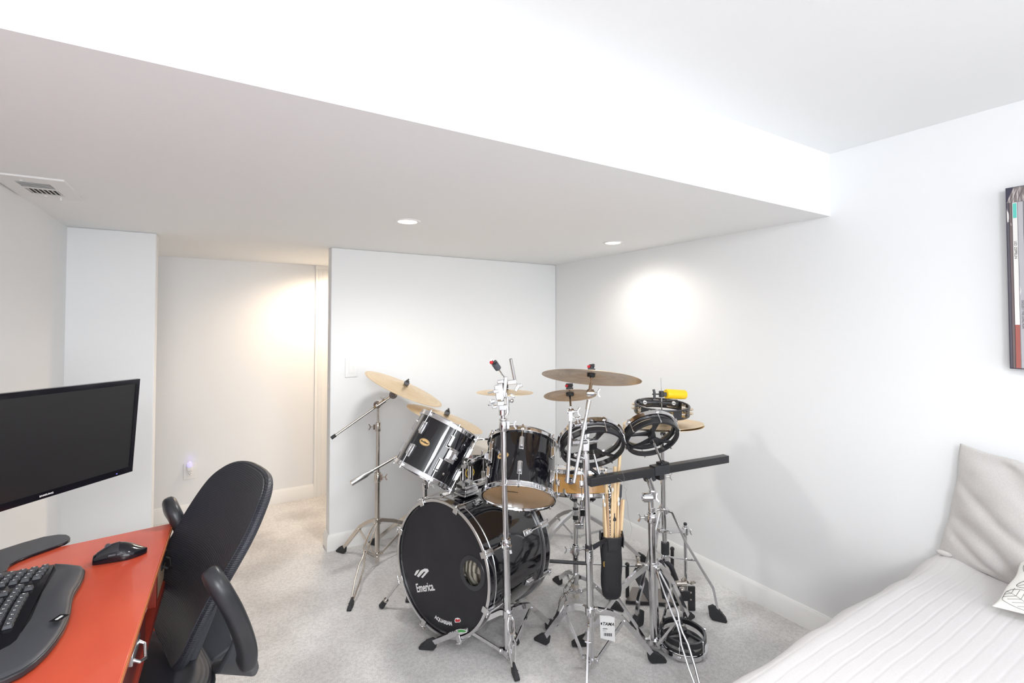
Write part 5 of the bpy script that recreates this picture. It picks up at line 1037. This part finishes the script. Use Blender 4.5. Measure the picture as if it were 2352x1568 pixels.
# ------------------------------------------------------------------ bed, bedspread, pillows
BZ = .55; BYE = .752; BX0 = .70
t = thing('bed', 'low bed against the right wall, hidden under its white bedspread', 'bed', V((1.5, -.3, 0)))
g = G(); g.box(((BX0+RXW)/2+.01, (BYE-1.35)/2-.02, .38), (RXW-BX0-.07, BYE+1.35-.06, .28)); build(g, 'mattress', 'mattress', t, bevel=.03, bseg=3)
for x in (BX0+.12, RXW-.08):
    for y in (BYE-.14, -1.25):
        g = G(); g.tube((x, y, 0), (x, y, .25), .025); build(g, 'leg', 'deskd', t)
g = G(); NU, NV = 44, 820; y0s, y1s = BYE+.012, -1.35; sp = .031
def edgew(x): return .006*math.sin(x*9)+.004*math.sin(x*23+1)
def bsf(i, j):
    # arc length across y: drop at the far side, then the top; same idea across x at the near side
    s_ = j*(1.35+BYE+.46)-.46; x_ = BX0+.02+i*(RXW-.006-BX0-.02)
    rr = .055
    if s_ < -rr*PI/2: y_ = BYE+.010+edgew(x_)+.010*math.sin(x_*14)*min(1, (-s_)/.3); z_ = BZ-rr-(-s_-rr*PI/2)
    elif s_ < 0: th = -s_/rr; y_ = BYE-rr+math.sin(th)*(rr+.010)+edgew(x_)*math.sin(th); z_ = BZ-rr+math.cos(th)*rr
    else: y_ = BYE-rr-s_; z_ = BZ
    fr_ = (s_ % sp)/sp; stitch = -.0013*max(0, 1-abs(fr_-.5)*2/.20)
    wv_ = .003*math.sin(x_*5.1+s_*3)+.0025*math.sin(x_*11-s_*7)+.0012*math.sin(x_*37+s_*29)
    hump = .014*math.exp(-((x_-2.29)/.07)**2)*math.exp(-((s_-.02)/.06)**2)
    n_ = V((0, 1, 0)) if s_ < -rr*PI/2 else V((0, 0, 1))
    return V((x_, y_, z_))+n_*(stitch+wv_)+V((0, 0, hump))
g.grid(bsf, NU, NV); o = build(g, 'bedspread', 'bed', ang=180); tag(o, 'white quilted bedspread with fine parallel stitching in the bottom right corner', 'bedspread')
g = G(); g.grid(lambda i, j: V((BX0+.02-.02*math.sin(PI/2*min(1, i*2))-.008*math.sin(j*60)*max(0, i-.3), BYE+.0-j*(1.35+BYE), BZ-.004-max(0, i-.08)*.44)), 14, 80); b2 = build(g, 'side_drop', 'bed', o, ang=180)

def cushion(name, lab, ctr, uv_, vv_, w_, h_, th, m, wr=1., tail=True, tr=2.6, seed=0, shear=False, back=1):
    uv_ = uv_.normalized(); vv_ = (vv_ if shear else vv_-uv_*vv_.dot(uv_)).normalized(); nn = uv_.cross(vv_).normalized()
    if nn.dot(CAM-ctr) < 0: nn = -nn
    rnd = random.Random(seed); ks_ = [(rnd.uniform(4, 13), rnd.uniform(-9, 9), rnd.uniform(0, 6)) for _ in range(7)]
    def f(a, b, s_):
        r_c = 1+.02*(abs(a)*abs(b))**3-.035*(1-abs(b)**2)*abs(a)**6-.035*(1-abs(a)**2)*abs(b)**6
        x = a*w_/2*r_c; y = b*h_/2*r_c; e_ = max(0, (1-abs(a)**tr)*(1-abs(b)**tr)); z = th/2*e_**.72
        wrk = 0
        for kx_, ky_, p_ in ks_: wrk += .35*math.sin(kx_*a+ky_*b*1.3+p_+1.5*math.sin(3*b+p_))
        fold = -abs(math.sin(2.6*(b+.55*a)+.6+.5*math.sin(3*a)))**14*.013-abs(math.sin(3.7*(b+.42*a)+2+.6*math.sin(2*a+1)))**16*.009
        z += (.0022*wrk+fold)*wr*min(1, e_*3)
        return ctr+uv_*(x+.002*math.sin(9*b+seed)*abs(a)**4)+vv_*(y+.002*math.sin(11*a)*abs(b)**4)+nn*s_*(z*(1 if s_ > 0 else back)+.0015)
    N = 56; q = [math.sin(PI/2*(-1+2*i/N))*.35+(-1+2*i/N)*.65 for i in range(N+1)]; g = G()
    g.v = [f(a, b, 1) for a in q for b in q]; M1 = N+1; g.f = [[i*M1+j, (i+1)*M1+j, (i+1)*M1+j+1, i*M1+j+1] for i in range(N) for j in range(N)]
    o_ = len(g.v); g.v += [f(a, b, -1) for a in q for b in q]; g.f += [[o_+k for k in ff[::-1]] for ff in g.f[:]]
    rim = [j for j in range(N+1)]+[i*M1+N for i in range(1, N+1)]+[N*M1+j for j in range(N-1, -1, -1)]+[i*M1 for i in range(N-1, 0, -1)]
    g.f += [[rim[k], rim[(k+1) % len(rim)], o_+rim[(k+1) % len(rim)], o_+rim[k]] for k in range(len(rim))]; g.mi = [0]*len(g.f)
    return f, tag(build(g, name, m, ang=180), lab, 'pillow'), (uv_, vv_, nn)
BL_ = V((2.305, .734, .545)); uvec = V((-.27, -.96, -.045)).normalized(); vvec = V((.008, -.070, .418))
ctr = BL_+uvec*.245+vvec*.5+V((-.004, 0, 0))
f, pl_, fr_ = cushion('throw_pillow', 'grey linen throw pillow leaning on the wall at the right edge', ctr, uvec, vvec, .49, vvec.length, .11, 'pillow', 1.0, seed=4, shear=True, back=.12)
g = G(); g.ball(PX(2168, 1270, 2.275), .016, 14, (.6, 1.5, .62)); build(g, 'corner_tip', 'pillow', pl_, ang=80)
K2 = PZ(2284, 1392, BZ+.026); uv2 = PZ(2352, 1411, BZ+.026)-K2; uv2.z = 0; uv2.normalize(); uv2.z = .05; uv2.normalize(); vv2 = (PY(2346, 1280, K2.y+.0)-K2).normalized(); P2c = K2+uv2*.21+vv2*.19
M['pillow2'] = mat('white_cotton', (.80, .79, .75), .9, bump=(400, .2, .0008))
f2, pl2, fr2 = cushion('patterned_pillow', 'white pillow with a black line-drawn leaf pattern at the bottom right', P2c, uv2, vv2, .42, .38, .09, 'pillow2', .3, seed=9, shear=True, back=.4)
sgn = 1 if fr2[2].dot(CAM-P2c) > 0 else -1
def leaf(cx_, cy_, an, L_, w_):
    g = G(); c_, s_ = math.cos(an), math.sin(an)
    def P_(x, y):
        a_ = cx_+(x*c_-y*s_); b_ = cy_+(x*s_+y*c_); a_ = max(-.97, min(.97, a_)); b_ = max(-.97, min(.97, b_)); return f2(a_, b_, sgn)+fr2[2]*sgn*.0012
    g.path([P_(-L_*math.cos(q), w_*math.sin(q)*(1-.3*math.cos(q))) for q in [2*PI*i/28 for i in range(28)]], .0005, 5, closed=True)
    g.path([P_(-L_+2*L_*i/12, 0) for i in range(13)], .0004, 5)
    for k in range(1, 6):
        x0 = -L_+2*L_*k/6
        for m_ in (-1, 1): g.path([P_(x0, 0), P_(x0+.05, m_*w_*.45), P_(x0+.08, m_*w_*.72)], .0004, 5)
    build(g, 'leaf_print', 'ink', pl2)
for cx_ in (-.78, -.25, .3, .8):
    for k, cy_ in enumerate((-.80, -.40, .05, .5)): leaf(cx_+.12*(k % 2), cy_, .4+1.0*((k+int(cx_*10)) % 3), .24, .15)

# ------------------------------------------------------------------ canvas with record spines
cx_ = RXW-.038; ye = PX(2309.5, 432.4, cx_).y; z1 = PX(2309.5, 432.4, cx_).z; z0 = PX(2318.8, 846, cx_).z; ye = (ye+PX(2318.8, 846, cx_).y)/2
t = thing('wall_canvas', 'canvas print of old record album spines on the right wall', 'canvas print', V((cx_, ye-.45, z0)))
M['edge'] = mat('dark_canvas_edge', (.045, .04, .07), .6)
g = G(); g.box(((cx_+RXW-.001)/2, ye-.45, (z0+z1)/2), (RXW-.001-cx_, .90, z1-z0)); build(g, 'canvas', 'edge', t, bevel=.001)
def spine_mat(nm, c, wear=.5):
    return mat(nm, c, .6, noise=((.75, .72, .70), 55, 6, .62, .66, (1, 1, .25)), bump=(200, .2, .0005))
cols = [((.10, .09, .11), .0065), ((.17, .13, .13), .0070), ((.78, .76, .74), .0128), ((.45, .44, .47), .014), ((.30, .28, .30), .012), ((.12, .10, .12), .012), ((.5, .3, .25), .011), ((.2, .22, .3), .013), ((.7, .68, .6), .012)]
y_ = ye-.002; zt_ = z1-(z1-z0)*.085; k = 0
while y_ > ye-.89:
    c_, wd_ = cols[k % len(cols)]; sm = spine_mat('worn_spine_print_%d' % k if False else 'worn_spine_print', c_)
    g = G(); g.box((cx_-.0008, y_-wd_/2, (z0+zt_)/2+.001), (.0012, wd_-.0012, zt_-z0-.004)); o = build(g, 'record_spine', sm, t)
    if k == 2:
        g = G(); zr_ = PX(2332, 745, cx_).z; g.box((cx_-.0016, y_-wd_/2, (z0+zr_)/2+.001), (.0006, wd_-.0014, zr_-z0-.004)); build(g, 'red_band', mat('brick_red_print', (.38, .12, .10), .6), o)
        g = G(); g.box((cx_-.0016, y_-wd_/2, zt_-.029), (.0006, wd_-.004, .05)); build(g, 'teal_label', mat('teal_print', (.12, .55, .48), .6), o)
        text('LED ZEPPELIN', .0098, planefn(V((cx_-.0016, y_-wd_/2, PX(2332, 574, cx_).z)), V((0, 0, -1)), V((0, -1, 0)), .0004), 'spine_title', 'ink', o, depth=.0001)
    if k == 3: text('EAGLES \u2022 THE LONG RUN', .0082, planefn(V((cx_-.0016, y_-wd_/2, PX(2345, 722, cx_).z)), V((0, 0, -1)), V((0, -1, 0)), .0004), 'spine_title', 'ink', o, depth=.0001)
    if k == 1: text('OTHER VOICES OTHER ROOMS' if False else '', .008, planefn(V((0, 0, 0)), V((0, 0, -1)), V((0, -1, 0)), 0), 'x', 'ink', o) if False else None
    # slanted tops of the sleeves
    g = G(); sh = .018; g.prism([(cx_-.0012, y_, zt_), (cx_-.0012, y_-wd_+.001, zt_), (cx_-.0012, y_-wd_+.001-sh, z1-.002), (cx_-.0012, y_-sh*1, z1-.002)], (.001, 0, 0)); build(g, 'sleeve_top', M['slv'] if 'slv' in M else M.setdefault('slv', mat('brown_grey_sleeve_print', (.20, .17, .17), .6, noise=((.55, .5, .48), 70, 5, .5, .6, (1, 3, .3)))), t)
    y_ -= wd_; k += 1
